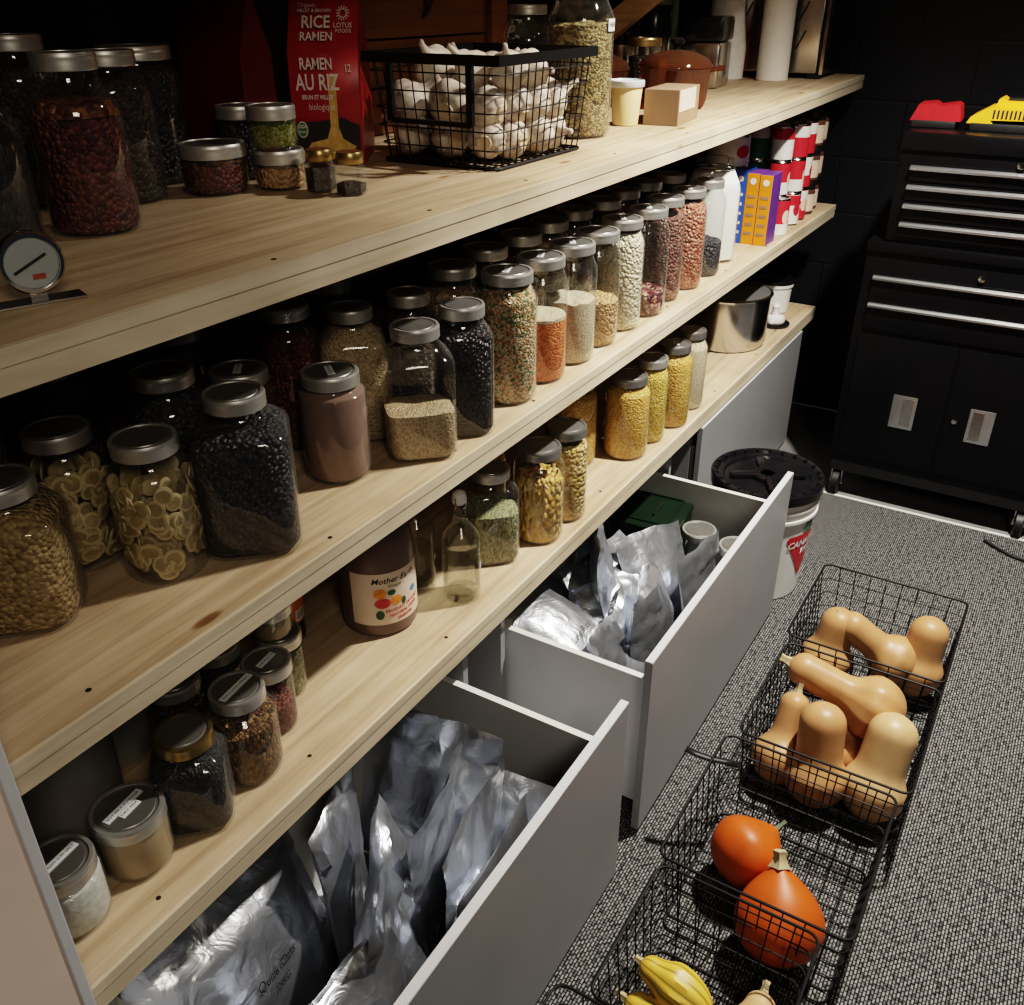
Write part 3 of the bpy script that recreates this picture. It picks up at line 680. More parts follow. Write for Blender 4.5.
t = thing('sauce_bottle', 'dark bottle with orange label in the shadow left of the jug', 'bottle', (.945, .285, ZL))
bm = bmesh.new(); lathe(bm, [(.03, 0), (.038, .004), (.039, .15), (.034, .175), (.016, .205), (.014, .27), (.0145, .28)], 32); put('bottle_body', bm, 'blackglossy', t)
a0 = math.atan2(-.98, -.5)
bm = bmesh.new(); wrappatch(bm, .0394, a0-.2, a0+1.3, .045, .13, 16); lb = put('paper_label', bm, 'orangelabel', t)
bm = bmesh.new(); wrappatch(bm, .0397, a0+.35, a0+1.0, .05, .072, 8); put('barcode_panel', bm, 'whitelabel', lb)
bm = bmesh.new()
for k in range(9): wrappatch(bm, .0399, a0+.4+.06*k, a0+.4+.06*k+.025+.01*(k % 2), .053, .070, 2)
put('barcode', bm, 'ink', lb)
bm = bmesh.new(); lathe(bm, [(.016, .262), (.0165, .29), (.014, .293)], 20); put('cap', bm, 'blackmat', t)
for (x, y, R0, lb, fl) in ((1.224, .080, .0375, 'swing-top glass bottle of clear liquid at the shelf front', .12), (1.205, .172, .036, 'second swing-top bottle of clear liquid, behind the front one', .09)):
    t = thing('swing_top_bottle', lb, 'bottle', (x, y, ZL))
    pr = [(R0*.8, 0), (R0*.96, .002), (R0, .008), (R0, .128)]
    for i in range(1, 8):
        u = i/7; pr.append((R0+(.0125-R0)*(.5-.5*math.cos(PI*u)), .128+.052*u))
    pr += [(.0125, .200), (.0145, .203), (.0145, .210)]
    bm = bmesh.new(); lathe(bm, pr, 40, cap1=False); put('glass_body', bm, 'glassgreen', t)
    bm = bmesh.new(); lathe(bm, [(R0*.85, .014), (R0*.93, .018), (R0*.93, fl+.002)], 36); put('contents', bm, 'water', t)
    bm = bmesh.new(); lathe(bm, [(.010, .206), (.0135, .209), (.0145, .216), (.0125, .228), (.007, .232)], 24); put('stopper', bm, 'white', t)
    bm = bmesh.new(); 
    for s in (-1, 1): tube(bm, [(s*.0145, 0, .185), (s*.018, -.003, .195), (s*.0175, -.004, .212), (s*.013, 0, .222)], .0014, 6)
    tube(bm, [(-.0145, -.002, .185), (0, -.0175, .178), (.0145, -.002, .185)], .0014, 6); put('wire_bail', bm, 'chrome', t)
    bm = bmesh.new(); wrappatch(bm, R0*1.01, -PI/2+.25, -PI/2+.95, .068, .080, 8); ls = put('label_sticker', bm, 'sticker', t)
    wraptext('label_text', 'SYRUP', .007, R0*1.02, -PI/2+.6, .074, 'ink', ls)

# steel pot, white bucket and gadget on the right of the lowest shelf
t = thing('stock_pot', 'polished steel stock pot with glass lid on the lowest shelf', 'pot', (2.93, .160, ZL)); t.scale = (1.2, 1.2, 1.0)
bm = bmesh.new(); lathe(bm, [(.09, 0), (.105, .004), (.113, .02), (.114, .165), (.118, .168), (.118, .171), (.112, .172)], 56, cap1=False); put('pot_body', bm, 'steel', t)
bm = bmesh.new(); lathe(bm, [(.119, .170), (.120, .174), (.115, .178), (.112, .178)], 56, cap1=False); rim = put('lid_rim', bm, 'chrome', t)
bm = bmesh.new(); lathe(bm, [(.114, .177), (.09, .190), (.05, .200), (.015, .204)], 48, cap0=False); put('glass_lid', bm, 'clearplastic', t)
bm = bmesh.new(); lathe(bm, [(.012, .203), (.010, .213), (.02, .220), (.022, .228), (.015, .234)], 24); put('lid_knob', bm, 'blackmat', t)
bm = bmesh.new(); tube(bm, [(-.03, -.114, .14), (-.03, -.14, .143), (.03, -.14, .143), (.03, -.114, .14)], .005, 8)
for v in bm.verts: v.co = Matrix.Rotation(-2.1, 3, 'Z') @ v.co
put('handle', bm, 'steel', t)
t = thing('pail', 'small white pail with black lid at the far end of the lowest shelf', 'pail', (3.36, .130, ZL))
bm = bmesh.new(); lathe(bm, [(.052, 0), (.058, .003), (.064, .095), (.068, .096), (.068, .112), (.066, .113)], 40); put('pail_body', bm, 'white', t)
bm = bmesh.new(); lathe(bm, [(.069, .108), (.070, .118), (.066, .121), (.060, .117), (.02, .117)], 40); put('lid', bm, 'blackglossy', t)
t = thing('hand_grinder', 'white gadget on a black disc in front of the white pail', 'kitchen gadget', (3.19, .068, ZL))
bm = bmesh.new(); lathe(bm, [(.052, 0), (.055, .004), (.055, .010), (.048, .014), (.02, .014)], 36); put('base_disc', bm, 'blackglossy', t)
bm = bmesh.new(); lathe(bm, [(.036, .014), (.038, .02), (.034, .032), (.014, .038), (.011, .06), (.015, .068), (.012, .076), (.004, .078)], 28); put('knob', bm, 'white', t)
bm = bmesh.new(); box(bm, (-.05, -.012, .016), (.05, .004, .026), .003); put('arm', bm, 'white', t)
t = thing('glass_tumbler', 'clear tumbler in the shadow behind the steel pot', 'glass', (3.16, .27, ZL))
bm = bmesh.new(); lathe(bm, [(.03, 0), (.034, .003), (.042, .20)], 32, cap1=False); put('glass_body', bm, 'glass', t)

# ------------------------------------------------------------------ garlic basket
def wbasket(name, label, x0, x1, y0, y1, z0, h, ins, nx, ny, nz, rw=.0016, rim=.003, cat='basket', band=0., group=None, rot=0.):
    cx, cy = (x0+x1)/2, (y0+y1)/2; a, b = (x1-x0)/2, (y1-y0)/2
    t = thing(name, label, cat, (cx, cy, z0), (0, 0, rot), group)
    def P(u, v, w):   # u,v in -1..1, w 0..1
        s = 1-w
        return Vector((u*(a-ins*s), v*(b-ins*s), .004+w*(h-.004)))
    def ringpts(w, cr=.02, n=5):
        A, B = a-ins*(1-w), b-ins*(1-w); pts = []
        for (sx, sy, a0) in ((1, 1, 0), (-1, 1, PI/2), (-1, -1, PI), (1, -1, 1.5*PI)):
            for k in range(n):
                q = a0+k/(n-1)*PI/2
                pts.append(Vector((sx*(A-cr)+cr*math.cos(q), sy*(B-cr)+cr*math.sin(q), .004+w*(h-.004))))
        return pts
    bm = bmesh.new()
    for k in range(1, nz): tube(bm, ringpts(k/nz), rw, 5, True)
    for i in range(1, nx):
        u = -1+2*i/nx
        tube(bm, [P(u, -1, 1), P(u, -1, .03), P(u, -.96, 0), P(u, .96, 0), P(u, 1, .03), P(u, 1, 1)], rw, 5)
    for j in range(1, ny):
        v = -1+2*j/ny
        tube(bm, [P(-1, v, 1), P(-1, v, .03), P(-.96, v, 0), P(.96, v, 0), P(1, v, .03), P(1, v, 1)], rw, 5)
    tube(bm, ringpts(0), rw*1.4, 5, True)
    put('wire_mesh', bm, 'wire', t)
    bm = bmesh.new()
    if band:
        for (lo, hi) in (((-a, -b-.002, h-band), (a, -b+.001, h)), ((-a, b-.001, h-band), (a, b+.002, h)), ((-a-.002, -b, h-band), (-a+.001, b, h)), ((a-.001, -b, h-band), (a+.002, b, h))): box(bm, lo, hi)
        tube(bm, ringpts(0), .003, 6, True)
    else: tube(bm, ringpts(1), rim, 8, True)
    put('rim', bm, 'wire', t, not band)
    return t, a, b
zg = zt(1.55)
gx0, gx1, gy0, gy1, gh = 1.405, 1.765, .10, .385, .186
t, a, b = wbasket('wire_basket', 'black wire basket full of garlic on the top shelf', gx0, gx1, gy0, gy1, zg, gh, .018, 14, 11, 6, .0013, .003, band=.017)
bm = bmesh.new()
for (y, za, zb) in ((-.085, .075, gh), (.085, .075, gh)): box(bm, (-a-.003, y-.006, za), (-a+.006, y+.006, zb))
box(bm, (-a-.001, -.085, .072), (-a+.008, .085, .080)); put('handle_frame', bm, 'wire', t, False)
# kraft liner under the garlic
def garlic_mesh(seed):
    rr = random.Random(seed); bm = bmesh.new(); rad = .029
    pr = [(.004, -.022), (.012, -.0235), (.022, -.019), (.0285, -.008), (.0295, .002), (.026, .012), (.018, .020), (.010, .026), (.006, .032), (.0045, .045), (.0045, .052)]
    nl = rr.choice((7, 8, 9)); ph = rr.random()*6
    rf = lambda r, a, z: r*(1+.13*abs(math.cos(nl*.5*a+ph))**.7*max(0, 1-abs(z)/.032)-.08) * (1+.06*math.sin(a+ph))
    lathe(bm, pr, 36, rfun=rf)
    for v in bm.verts: v.co += Vector((noise.noise(v.co*60+Vector((seed, 0, 0))), noise.noise(v.co*60+Vector((0, seed, 5))), 0))*.0016
    return bm
gproto = []
for s in range(4):
    bm = garlic_mesh(s); me = bpy.data.meshes.new('garlic_bulb'); bmesh.ops.recalc_face_normals(bm, faces=bm.faces[:])
    for f in bm.faces: f.smooth = True
    bm.to_mesh(me); bm.free(); me.materials.append(M['garlic']); gproto.append(me)
    bm = bmesh.new(); lathe(bm, [(.0105, -.0255), (.0115, -.0235), (.009, -.021)], 14)
    me2 = bpy.data.meshes.new('root_plate'); bm.to_mesh(me2); bm.free(); me2.materials.append(M['garlicstem']); gproto[-1] = (me, me2)
gp = []
rr = random.Random(5)
for layer, z in enumerate((.042, .098, .150)):
    nx_, ny_ = (4, 3)
    for i in range(nx_):
        for j in range(ny_):
            if layer == 2 and rr.random() < .30: continue
            if layer < 2 and 0 < i < nx_-1 and 0 < j < ny_-1 and layer == 0: continue   # buried ones are never seen
            ox = (.5 if layer % 2 else 0)*.018
            x = gx0+.062+i*(gx1-gx0-.124)/(nx_-1)+rr.uniform(-.006, .006)+ox*.3; y = gy0+.062+j*(gy1-gy0-.124)/(ny_-1)+rr.uniform(-.006, .006)
            gp.append((x, y, zg+z+rr.uniform(-.004, .006)))
for k, p in enumerate(gp):
    me, me2 = gproto[k % 4]
    root = bpy.data.objects.new('garlic_bulb', me); COL.objects.link(root); root.location = p
    root.rotation_euler = (rr.uniform(-1.5, 1.5), rr.uniform(-1.5, 1.5), rr.uniform(0, 6)); s = rr.uniform(1.15, 1.42); root.scale = (s, s, s)
    tag(root, 'white garlic bulb heaped in the black wire basket', 'garlic', 'garlic bulbs in the wire basket')
    c = bpy.data.objects.new('root_plate', me2); COL.objects.link(c); c.parent = root

# ------------------------------------------------------------------ ramen bags
def ramen(label, P, ang, full=True):
    w, dp, hv, ht = .160, .19, .168, .252
    t = thing('noodle_bag', label, 'bag', P, (0, 0, ang))
    # local: front face in plane y=0 facing -y, x 0..w to the right
    bm = bmesh.new()
    pts = {}
    def V(x, y, z): return bm.verts.new((x, y, z))
    nx_ = 8
    prof = [(0, 0), (-.006, .05), (-.008, .11), (0, hv), (.055, .222), (.085, ht), (.105, ht), (.135, .222), (dp, hv), (dp+.006, .09), (dp, 0)]
    rows = []
    for (y, z) in prof:
        row = []
        for i in range(nx_+1):
            u = i/nx_; bul = math.sin(PI*u)
            row.append(V(w*u, y-(.006*bul if y < .03 else 0), z+.004*noise.noise(Vector((u*4, y*20, 3)))*(z > .1)))
        rows.append(row)
    for i in range(len(rows)-1):
        for k in range(nx_): bm.faces.new((rows[i][k], rows[i][k+1], rows[i+1][k+1], rows[i+1][k]))
    for k in (0, nx_): bm.faces.new([r_[k] for r_ in rows])
    bm.faces.new([v for v in rows[0]]+[v for v in rows[-1]][::-1])
    put('bag_body', bm, 'redbag' if full else 'redbagshade', t)
    if not full:
        return t
    F = frame((0, -.0155, 0), (1, 0, 0), (0, 0, 1))                      # front face
    sl = Vector((0, .055, .054)).normalized()
    G = frame((0, -.004, hv+.002), (1, 0, 0), sl)                        # sloping top panel
    G = Matrix.Translation((0, -.004, .004)) @ G
    # printed picture area at the bottom
    bm = bmesh.new(); prism(bm, [(.004, .004), (w-.004, .004), (w-.004, .062), (.115, .074), (.06, .068), (.004, .066)], 0, .0004, 'z', mat=F); put('printed_picture', bm, 'darkbag', t, False)
    bm = bmesh.new(); prism(bm, [(.020, .018), (.06, .010), (.13, .012), (.145, .030), (.115, .042), (.107, .060), (.108, .135), (.100, .140), (.090, .136), (.088, .060), (.078, .042), (.04, .036)], .0005, .0009, 'z', mat=F); put('printed_noodles', bm, 'noodle', t, False)
    def T(s, sz, x, y, mt, bold=.0, sx=1., m='whiteink', z=.0012): return text('printed_text', s, sz, mt @ Matrix.Translation((x, y, z)), m, t, bold, sx=sx)
    T('RAMEN', .024, .066, .152, F, .0005, .95); T('AU RIZ', .033, .066, .125, F, .0007, .95)
    T('BRUN ET MILLET', .0098, .064, .104, F, .0002); T('biologique', .0145, .072, .090, F, 0, 1., z=.0012)
    T('12', .016, .138, .146, F, .0003)
    T('RICE', .034, .066, .050, G, .0008, .95); T('RAMEN', .024, .068, .022, G, .0005, .95)
    T('MILLET & BROWN', .0095, .062, .073, G, .0002); T('Organic', .013, .045, .084, G, 0)
    T('LOTUS', .014, .128, .044, G, .0002); T('FOODS', .011, .130, .033, G, .0001)
    bm = bmesh.new()
    for k in range(14):
        for (r0, r1) in ((.007, .011), (.012, .015)):
            q = 2*PI*k/14; mt = G @ Matrix.Translation((.128, .068, .0012)) @ Matrix.Rotation(q, 4, 'Z')
            box(bm, (r0, -.0012, 0), (r1, .0012, .0002), mat=mt)
    put('printed_emblem', bm, 'whiteink', t, False)
    bm = bmesh.new(); lathe(bm, [(.0125, 0), (.0125, .0006)], 24, mat=F @ Matrix.Translation((.022, .056, .0006))); put('printed_seal', bm, 'whiteink', t, False)
    bm = bmesh.new(); lathe(bm, [(.0108, 0), (.0108, .0006)], 24, mat=F @ Matrix.Translation((.022, .056, .0010))); put('printed_seal', bm, 'usda', t, False)
    T('USDA', .0072, .022, .0605, F, .0002, z=.002); T('ORGANIC', .0045, .022, .0525, F, .0001, z=.002)
    return t
ramen('red rice ramen bag with white lettering left of the garlic basket', (1.312, .475, zt(1.3)), -1.0)
SC.objects['noodle_bag'].scale = (.76, .9, 1.10)
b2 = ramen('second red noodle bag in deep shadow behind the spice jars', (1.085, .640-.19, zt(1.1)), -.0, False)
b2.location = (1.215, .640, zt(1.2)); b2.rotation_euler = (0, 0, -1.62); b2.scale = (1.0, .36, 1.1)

# ------------------------------------------------------------------ other top-shelf things
# oven thermometer at the left edge
t = thing('dial_thermometer', 'round chrome dial thermometer on a flat foot at the left shelf edge', 'thermometer', (.528, .098, zt(.53)), (0, 0, -.35))
mt = Matrix.Translation((0, 0, .040)) @ Matrix.Rotation(PI/2, 4, 'X') 
bm = bmesh.new(); lathe(bm, [(.025, -.008), (.030, -.006), (.031, .006), (.029, .009), (.026, .009), (.0255, .006)], 40, mat=mt, cap1=False); put('bezel', bm, 'chrome', t)
bm = bmesh.new(); lathe(bm, [(.0255, .0045), (.002, .0046)], 32, mat=mt); put('dial_face', bm, 'greyedge', t)
bm = bmesh.new(); box(bm, (-.02, -.0012, .0052), (.016, .0012, .006), mat=mt @ Matrix.Rotation(.45, 4, 'Z')); put('needle', bm, 'ink', t, False)
bm = bmesh.new(); wr = mt @ Matrix.Translation((.004, -.014, .0052)); box(bm, (-.006, -.0025, 0), (.006, .0025, .0004), mat=wr); put('red_mark', bm, 'redink', t, False)
bm = bmesh.new(); lathe(bm, [(.0262, .0075), (.004, .0085)], 32, mat=mt); put('glass_front', bm, 'glass', t)
bm = bmesh.new(); box(bm, (-.042, -.016, 0), (.042, .012, .003), .001); box(bm, (-.008, -.002, .002), (.008, .003, .013)); put('foot', bm, 'steel', t, False)
# brown board with black hook
t = thing('wooden_crate', 'brown wooden crate panel standing behind the garlic basket', 'crate', (1.93, .60, zt(1.9)))
bm = bmesh.new()
for k in range(3): box(bm, (-.34, -.012, .002+.094*k), (.30, .012, .092+.094*k), .002)
put('plank_panel', bm, 'brownboard', t, False)
bm = bmesh.new(); box(bm, (.20, -.03, 0), (.27, -.0125, .285), .002); put('corner_post', bm, 'brownboard', t, False)
bm = bmesh.new(); q = [(-.115, .285), (-.02, .285), (-.022, .262), (-.045, .232), (-.068, .224), (-.05, .245), (-.055, .265), (-.09, .268)]
prism(bm, q, -.017, -.0125, 'y'); put('black_emblem', bm, 'blackmat', t, False)
# cream tub
t = thing('food_tub', 'cream plastic tub with pale lid between herb jar and brown carton', 'tub', (2.125, .200, zt(2.1)))
bm = bmesh.new(); lathe(bm, [(.027, 0), (.030, .002), (.037, .083), (.036, .085)], 32); put('tub_body', bm, 'tub', t)
bm = bmesh.new(); lathe(bm, [(.040, .083), (.0415, .085), (.0415, .096), (.039, .098), (.037, .094), (.01, .094)], 32); put('lid', bm, 'tublid', t)
t = thing('carton', 'small plain brown carton lying in front of the amber pot', 'carton', (2.235, .130, zt(2.2)), (0, 0, .10))
bm = bmesh.new(); box(bm, (-.085, -.042, 0), (.085, .042, .078), .0015); put('box', bm, 'carton', t, False)
bm = bmesh.new(); box(bm, (-.083, -.0432, .03), (.05, -.0422, .076)); put('lit_patch', bm, 'juglabel', t, False)  # pale patch painted as light falling on the carton's front
# amber glass pots
def pot(label, x, y, r, h, rot, knob=True):
    t = thing('amber_saucepan', label, 'saucepan', (x, y, zt(x)), (0, 0, rot))
    bm = bmesh.new(); lathe(bm, [(r*.72, 0), (r*.86, .004), (r*.93, .02), (r, h-.004), (r*1.03, h)], 48, cap1=False); put('pan_body', bm, 'amber_ware', t)
    bm = bmesh.new(); lathe(bm, [(r*1.04, h+.001), (r*1.04, h+.006), (r*.9, h+.022), (r*.55, h+.036), (r*.16, h+.042)], 48, cap0=False); ld = put('lid', bm, 'amber_ware', t)
    bm = bmesh.new(); lathe(bm, [(r*.10, h+.041), (r*.09, h+.05), (r*.2, h+.058), (r*.21, h+.066), (r*.12, h+.071)], 24); put('lid_knob', bm, 'blackglossy', ld)
    bm = bmesh.new(); prism(bm, [(r*.98, -.014), (r+.04, -.011), (r+.15, -.015), (r+.165, 0), (r+.15, .015), (r+.04, .011), (r*.98, .014)], h-.020, h-.007, 'z'); put('handle', bm, 'amber_ware', t)
    return t
pot('amber glass saucepan with domed lid and long handle, front one', 2.50, .235, .092, .098, -.15)
pot('second amber saucepan partly hidden behind the herb jar', 2.46, .445, .085, .088, -.05)
def canister(label, x, y, r, h, split):
    t = thing('steel_canister', label, 'canister', (x, y, zt(x)))
    bm = bmesh.new(); lathe(bm, [(r*.96, 0), (r, .003), (r, h*split)], 40); put('canister_body', bm, 'steel', t)
    bm = bmesh.new(); lathe(bm, [(r*1.01, h*split), (r*1.03, h*split+.004), (r*1.03, h-.004), (r*.98, h), (r*.4, h)], 40); put('lid', bm, 'blackglossy', t)
canister('round steel canister with tall black top behind the amber pan', 2.72, .50, .052, .235, .58)
canister('second round steel canister with black top, right of the other', 2.86, .46, .050, .235, .58)
t = thing('steel_canister', 'square steel bin with black lid right of the amber pan handles', 'canister', (3.08, .370, zt(3)), (0, 0, .12))
bm = bmesh.new(); box(bm, (-.085, -.060, 0), (.085, .060, .130), .012); put('canister_body', bm, 'steel', t)
bm = bmesh.new(); box(bm, (-.088, -.063, .131), (.088, .063, .200), .012); put('lid', bm, 'blackglossy', t)
jar('gold-lidded squat jar behind the amber pan lid', 2.62, .38, zt(2.6), .045, .16, .047, 'f_dark', .7, .75, lid='gold')
t = thing('book', 'pale green box with dark lettering behind the square steel bin', 'carton', (3.12, .54, zt(3)), (0, 0, .1))
bm = bmesh.new(); box(bm, (-.11, -.03, 0), (.06, .03, .30), .002); put('box', bm, plain('pale_green_print', (.42, .55, .36), .6).name and 'sticker', t, False)
t.children[0].data.materials[0] = MATS['pale_green_print']
mtt = frame((-.02, -.0315, .19), (0, 0, 1), (-1, 0, 0))
text('printed_text', 'wave', .05, mtt, 'usda', t, .0005)
t = thing('plastic_bag', 'tall frosted clear plastic bag left of the paper roll', 'bag', (3.285, .385, zt(3.2)), (0, 0, .1))
bm = bmesh.new()
rf = lambda r, a, z: r*(1+.10*noise.noise(Vector((math.cos(a)*3, math.sin(a)*3, z*14))))
lathe(bm, [(.058, 0), (.066, .008), (.066, .10), (.060, .18), (.052, .25), (.035, .28)], 40, rfun=rf); put('bag_body', bm, 'whitelabel', t)
t = thing('paper_roll', 'upright roll of white kitchen paper beside the toaster oven', 'paper roll', (3.355, .235, zt(3.3)))
bm = bmesh.new(); lathe(bm, [(.050, 0), (.052, .002), (.052, .278), (.050, .28), (.02, .28), (.02, .27)], 44); put('roll', bm, 'paper', t)
t = thing('box_strip', 'thin red and black box standing between bag and paper roll', 'carton', (3.40, .42, zt(3.3)), (0, 0, .05))
bm = bmesh.new(); box(bm, (-.02, -.05, 0), (.03, .05, .30), .001); put('box', bm, 'redbag', t, False)
bm = bmesh.new(); box(bm, (.0305, -.05, 0), (.045, .05, .30), .001); put('black_spine', bm, 'blackmat', t, False)
# toaster oven
t = thing('toaster_oven', 'steel toaster oven with black door at the right end of the top shelf', 'toaster oven', (3.545, .285, zt(3.45)))
a, b, h = .115, .195, .27
bm = bmesh.new(); box(bm, (-a, -b+.02, .016), (a, b, h), .006); put('oven_body', bm, 'steel', t)
bm = bmesh.new()
for rr_ in range(2):
    for k in range(9):
        y = -.10+.027*k; z0 = .09+.085*rr_
        prism(bm, [(y, z0), (y+.006, z0), (y-.020, z0+.055), (y-.026, z0+.055)], -a-.0008, -a+.001, 'x')
put('vent_slots', bm, 'blackmat', t, False)
bm = bmesh.new(); box(bm, (-a, -b, .014), (a, -b+.019, h), .003); fr = put('front_frame', bm, 'blackglossy', t)
bm = bmesh.new(); box(bm, (-a+.02, -b-.004, .08), (a-.06, -b-.0005, h-.02), .001); dr = put('oven_door', bm, 'blackglossy', t)
bm = bmesh.new()
for k in range(5): tube(bm, [(-a+.025, -b-.0055, .10+.03*k), (a-.065, -b-.0055, .10+.03*k)], .0012, 5)
put('rack', bm, 'steel', dr)
bm = bmesh.new(); box(bm, (-a-.001, -b-.001, .014), (-a+.004, -b+.010, h)); put('chrome_trim', bm, 'chrome', t, False)
for (sx, sy) in ((-1, -1), (-1, 1), (1, -1), (1, 1)):
    bm = bmesh.new(); box(bm, (sx*(a-.03)-.025, sy*(b-.03)-.022, 0), (sx*(a-.03)+.025, sy*(b-.03)+.022, .017), .002); put('foot', bm, 'blackmat', t, False)
bm = bmesh.new(); tube(bm, [(.02, -b-.008, .05), (.06, -b-.02, .075), (.10, -b-.015, .055), (.118, -b-.012, .02), (.10, -b+.01, .006)], .003, 6); put('power_cord', bm, 'blackmat', t)

# ------------------------------------------------------------------ drawer cabinets
def cabinet(label, fx0, fx1, sx0, sx1, yf, opened):
    t = thing('drawer_cabinet', label, 'cabinet', (0, 0, 0))
    bm = bmesh.new()
    for x in (fx0+.002, fx1-.018): box(bm, (x, .03, .0), (x+.016, YB-.02, .452))
    box(bm, (fx0+.018, YB-.036, .0), (fx1-.018, YB-.02, .452)); box(bm, (fx0+.018, .05, .0), (fx1-.018, YB-.036, .018))
    put('cabinet_body', bm, 'grey', t, False)
    bm = bmesh.new(); zb, zt_ = .045, .374
    yb = yf+.47
    box(bm, (sx0, yf+.0165, zb), (sx0+.013, yb, zt_)); box(bm, (sx1-.013, yf+.0165, zb), (sx1, yb, zt_))
    box(bm, (sx0+.013, yb-.013, zb), (sx1-.013, yb, zt_-.03)); box(bm, (sx0+.013, yf+.0165, zb-.012), (sx1-.013, yb-.013, zb))
    dr = put('drawer', bm, 'greyin', t, False)
    for x in (sx0, sx1-.013):
        bm = bmesh.new(); box(bm, (x-.0004, yf+.0165, zt_), (x+.0134, yb, zt_+.0012))
        put('drawer_edge_band', bm, 'whitelabel', dr, False)
    bm = bmesh.new(); box(bm, (fx0, yf, .012), (fx1, yf+.016, .452), .0012); put('drawer_front', bm, 'grey', dr, False)
    bm = bmesh.new(); box(bm, (fx0+.001, yf+.001, .4521), (fx1-.001, yf+.0155, .4531)); put('front_edge_band', bm, 'greyedge', dr, False)
    return t
cabinet('grey drawer cabinet pulled open nearest the camera, full of foil pouches', .330, 1.165, .352, 1.131, -.312, True)
cabinet('middle grey drawer cabinet pulled open, with green tin and pouches', 1.283, 2.190, 1.324, 2.153, -.305, True)
cabinet('far grey drawer cabinet with its drawer closed, behind the bucket', 2.330, 3.340, 2.36, 3.31, -.003, False)
# end panel at the left edge
bm = bmesh.new(); box(bm, (-.10, -.0225, 0), (.303, -.0035, 1.15), .002)
o = put('end_panel', bm, 'panel', None, False); tag(o, 'pinkish upright end panel at the lower left photo edge', 'panel')
bm = bmesh.new(); box(bm, (.291, -.024, 0), (.305, -.0025, 1.15), .002); put('edge_stripe', bm, 'greyedge', o, False)  # grey-white stripe along the panel's right edge

# ------------------------------------------------------------------ foil pouches
def pouch(label, x, y, z, w, h, th, rz, tilt, roll, seed, txt=None, crumple=1.):
    root = thing('foil_pouch', label, 'pouch', (x, y, z), (0, 0, 0), None)
    root.rotation_euler = (Matrix.Rotation(rz, 3, 'Z') @ Matrix.Rotation(roll, 3, 'Y') @ Matrix.Rotation(tilt, 3, 'X')).to_euler()
    nu, nv = 26, 34; bm = bmesh.new(); sd = Vector((seed*7.3, seed*3.1, seed*1.7))
    def surf(u, v, s):
        prof = max(0., 1-abs(2*u-1)**2.6)**.7 * max(0., (min(v, .70)/.70*(1-min(v, .70)/.70*.55)*2.0))**.5
        top = 1 if v < .68 else max(0., (1-v)/.32)**1.1
        d = th*prof*(.15+.85*top)*.5
        X = (u-.5)*w*(1-.10*prof+(.05*math.sin(seed) if v > .7 else 0)); Z = v*h
        q = Vector((X*9, Z*9, s*2))+sd
        fold = noise.ridged_multi_fractal(Vector((X*11, Z*7, s*1.5))+sd, 1., 2.1, 3, .9, 2.)-1.0
        lo = noise.noise(q*.55)
        Y = s*d + .018*crumple*lo*(.3+v) + .007*crumple*fold*(s if v < .8 else 1) + (.05*crumple*max(0, v-.72)*math.sin(seed*2.1+u*3))
        Y += s*.0008
        X += .010*crumple*noise.noise(q*.8+Vector((9, 0, 0)))*v; Z += .014*crumple*noise.noise(Vector((u*3, 5, 1))+sd)*v
        return Vector((X, Y, Z))
    G = {}
    for s in (-1, 1):
        for i in range(nu+1):
            for j in range(nv+1):
                edge = i in (0, nu) or j in (0, nv)
                if edge and s == 1: G[(s, i, j)] = G[(-1, i, j)]; continue
                p = surf(i/nu, j/nv, s)
                if edge:
                    p = (surf(i/nu, j/nv, -1)+surf(i/nu, j/nv, 1))/2
                G[(s, i, j)] = bm.verts.new(p)
        for i in range(nu):
            for j in range(nv):
                f = [G[(s, i, j)], G[(s, i+1, j)], G[(s, i+1, j+1)], G[(s, i, j+1)]]
                bm.faces.new(f if s == -1 else f[::-1])
    put('pouch_body', bm, 'foil', root)
    if txt:
        for k, l in enumerate(txt.split('|')):
            bt = textmesh(l, .021 if k == 0 else .016, 0., shear=.35, sx=.9)
            for v in bt.verts:
                X = v.co.x; Z = h*.46-.024*k+v.co.y
                p = surf(X/w+.5, Z/h, -1); v.co = Vector((X, p.y-.0035, Z))
            put('handwriting', bt, 'ink', root, False)
    return root
ZB = .05
# nearest drawer
pouch('large foil pouch with quick oats handwriting at the left of the nearest drawer', .560, -.03, ZB, .34, .37, .13, .10, -.46, .05, 1, 'Quick Oats|2 KG', .8)
pouch('foil pouch with sharply crinkled peak, nearest drawer beside the front', .700, -.190, ZB, .26, .36, .09, .45, -.22, .10, 2, None, 1.5)
pouch('foil pouch squeezed against the drawer front at the photo bottom', .560, -.205, ZB, .26, .31, .08, .1, -.10, -.1, 3, None, 1.2)
pouch('upright foil pouch along the middle of the nearest drawer', .830, -.10, ZB, .27, .34, .05, .35, .05, .10, 4, None, 1.)
pouch('upright foil pouch next to the drawer front in the nearest drawer', .830, -.235, ZB, .26, .31, .05, .05, -.02, .05, 5, None, .8)
pouch('upright foil pouch second from the drawer front, nearest drawer', .850, -.175, ZB, .27, .33, .05, .25, .02, .08, 6, None, 1.)
pouch('foil pouch leaning back to the drawer rear, nearest drawer', .760, .00, ZB, .24, .34, .06, .55, -.10, .15, 7, None, 1.)
pouch('leaning foil pouch with two lines of handwriting, far end of nearest drawer', .900, -.13, ZB, .25, .29, .045, -PI/2+.10, -.50, .02, 8, 'Potato Flakes|Instant Mash', .35)
pouch('folded foil pouch leaning behind the handwritten one, nearest drawer', .950, -.02, ZB, .22, .32, .045, -PI/2+.05, -.32, -.03, 9, None, .6)
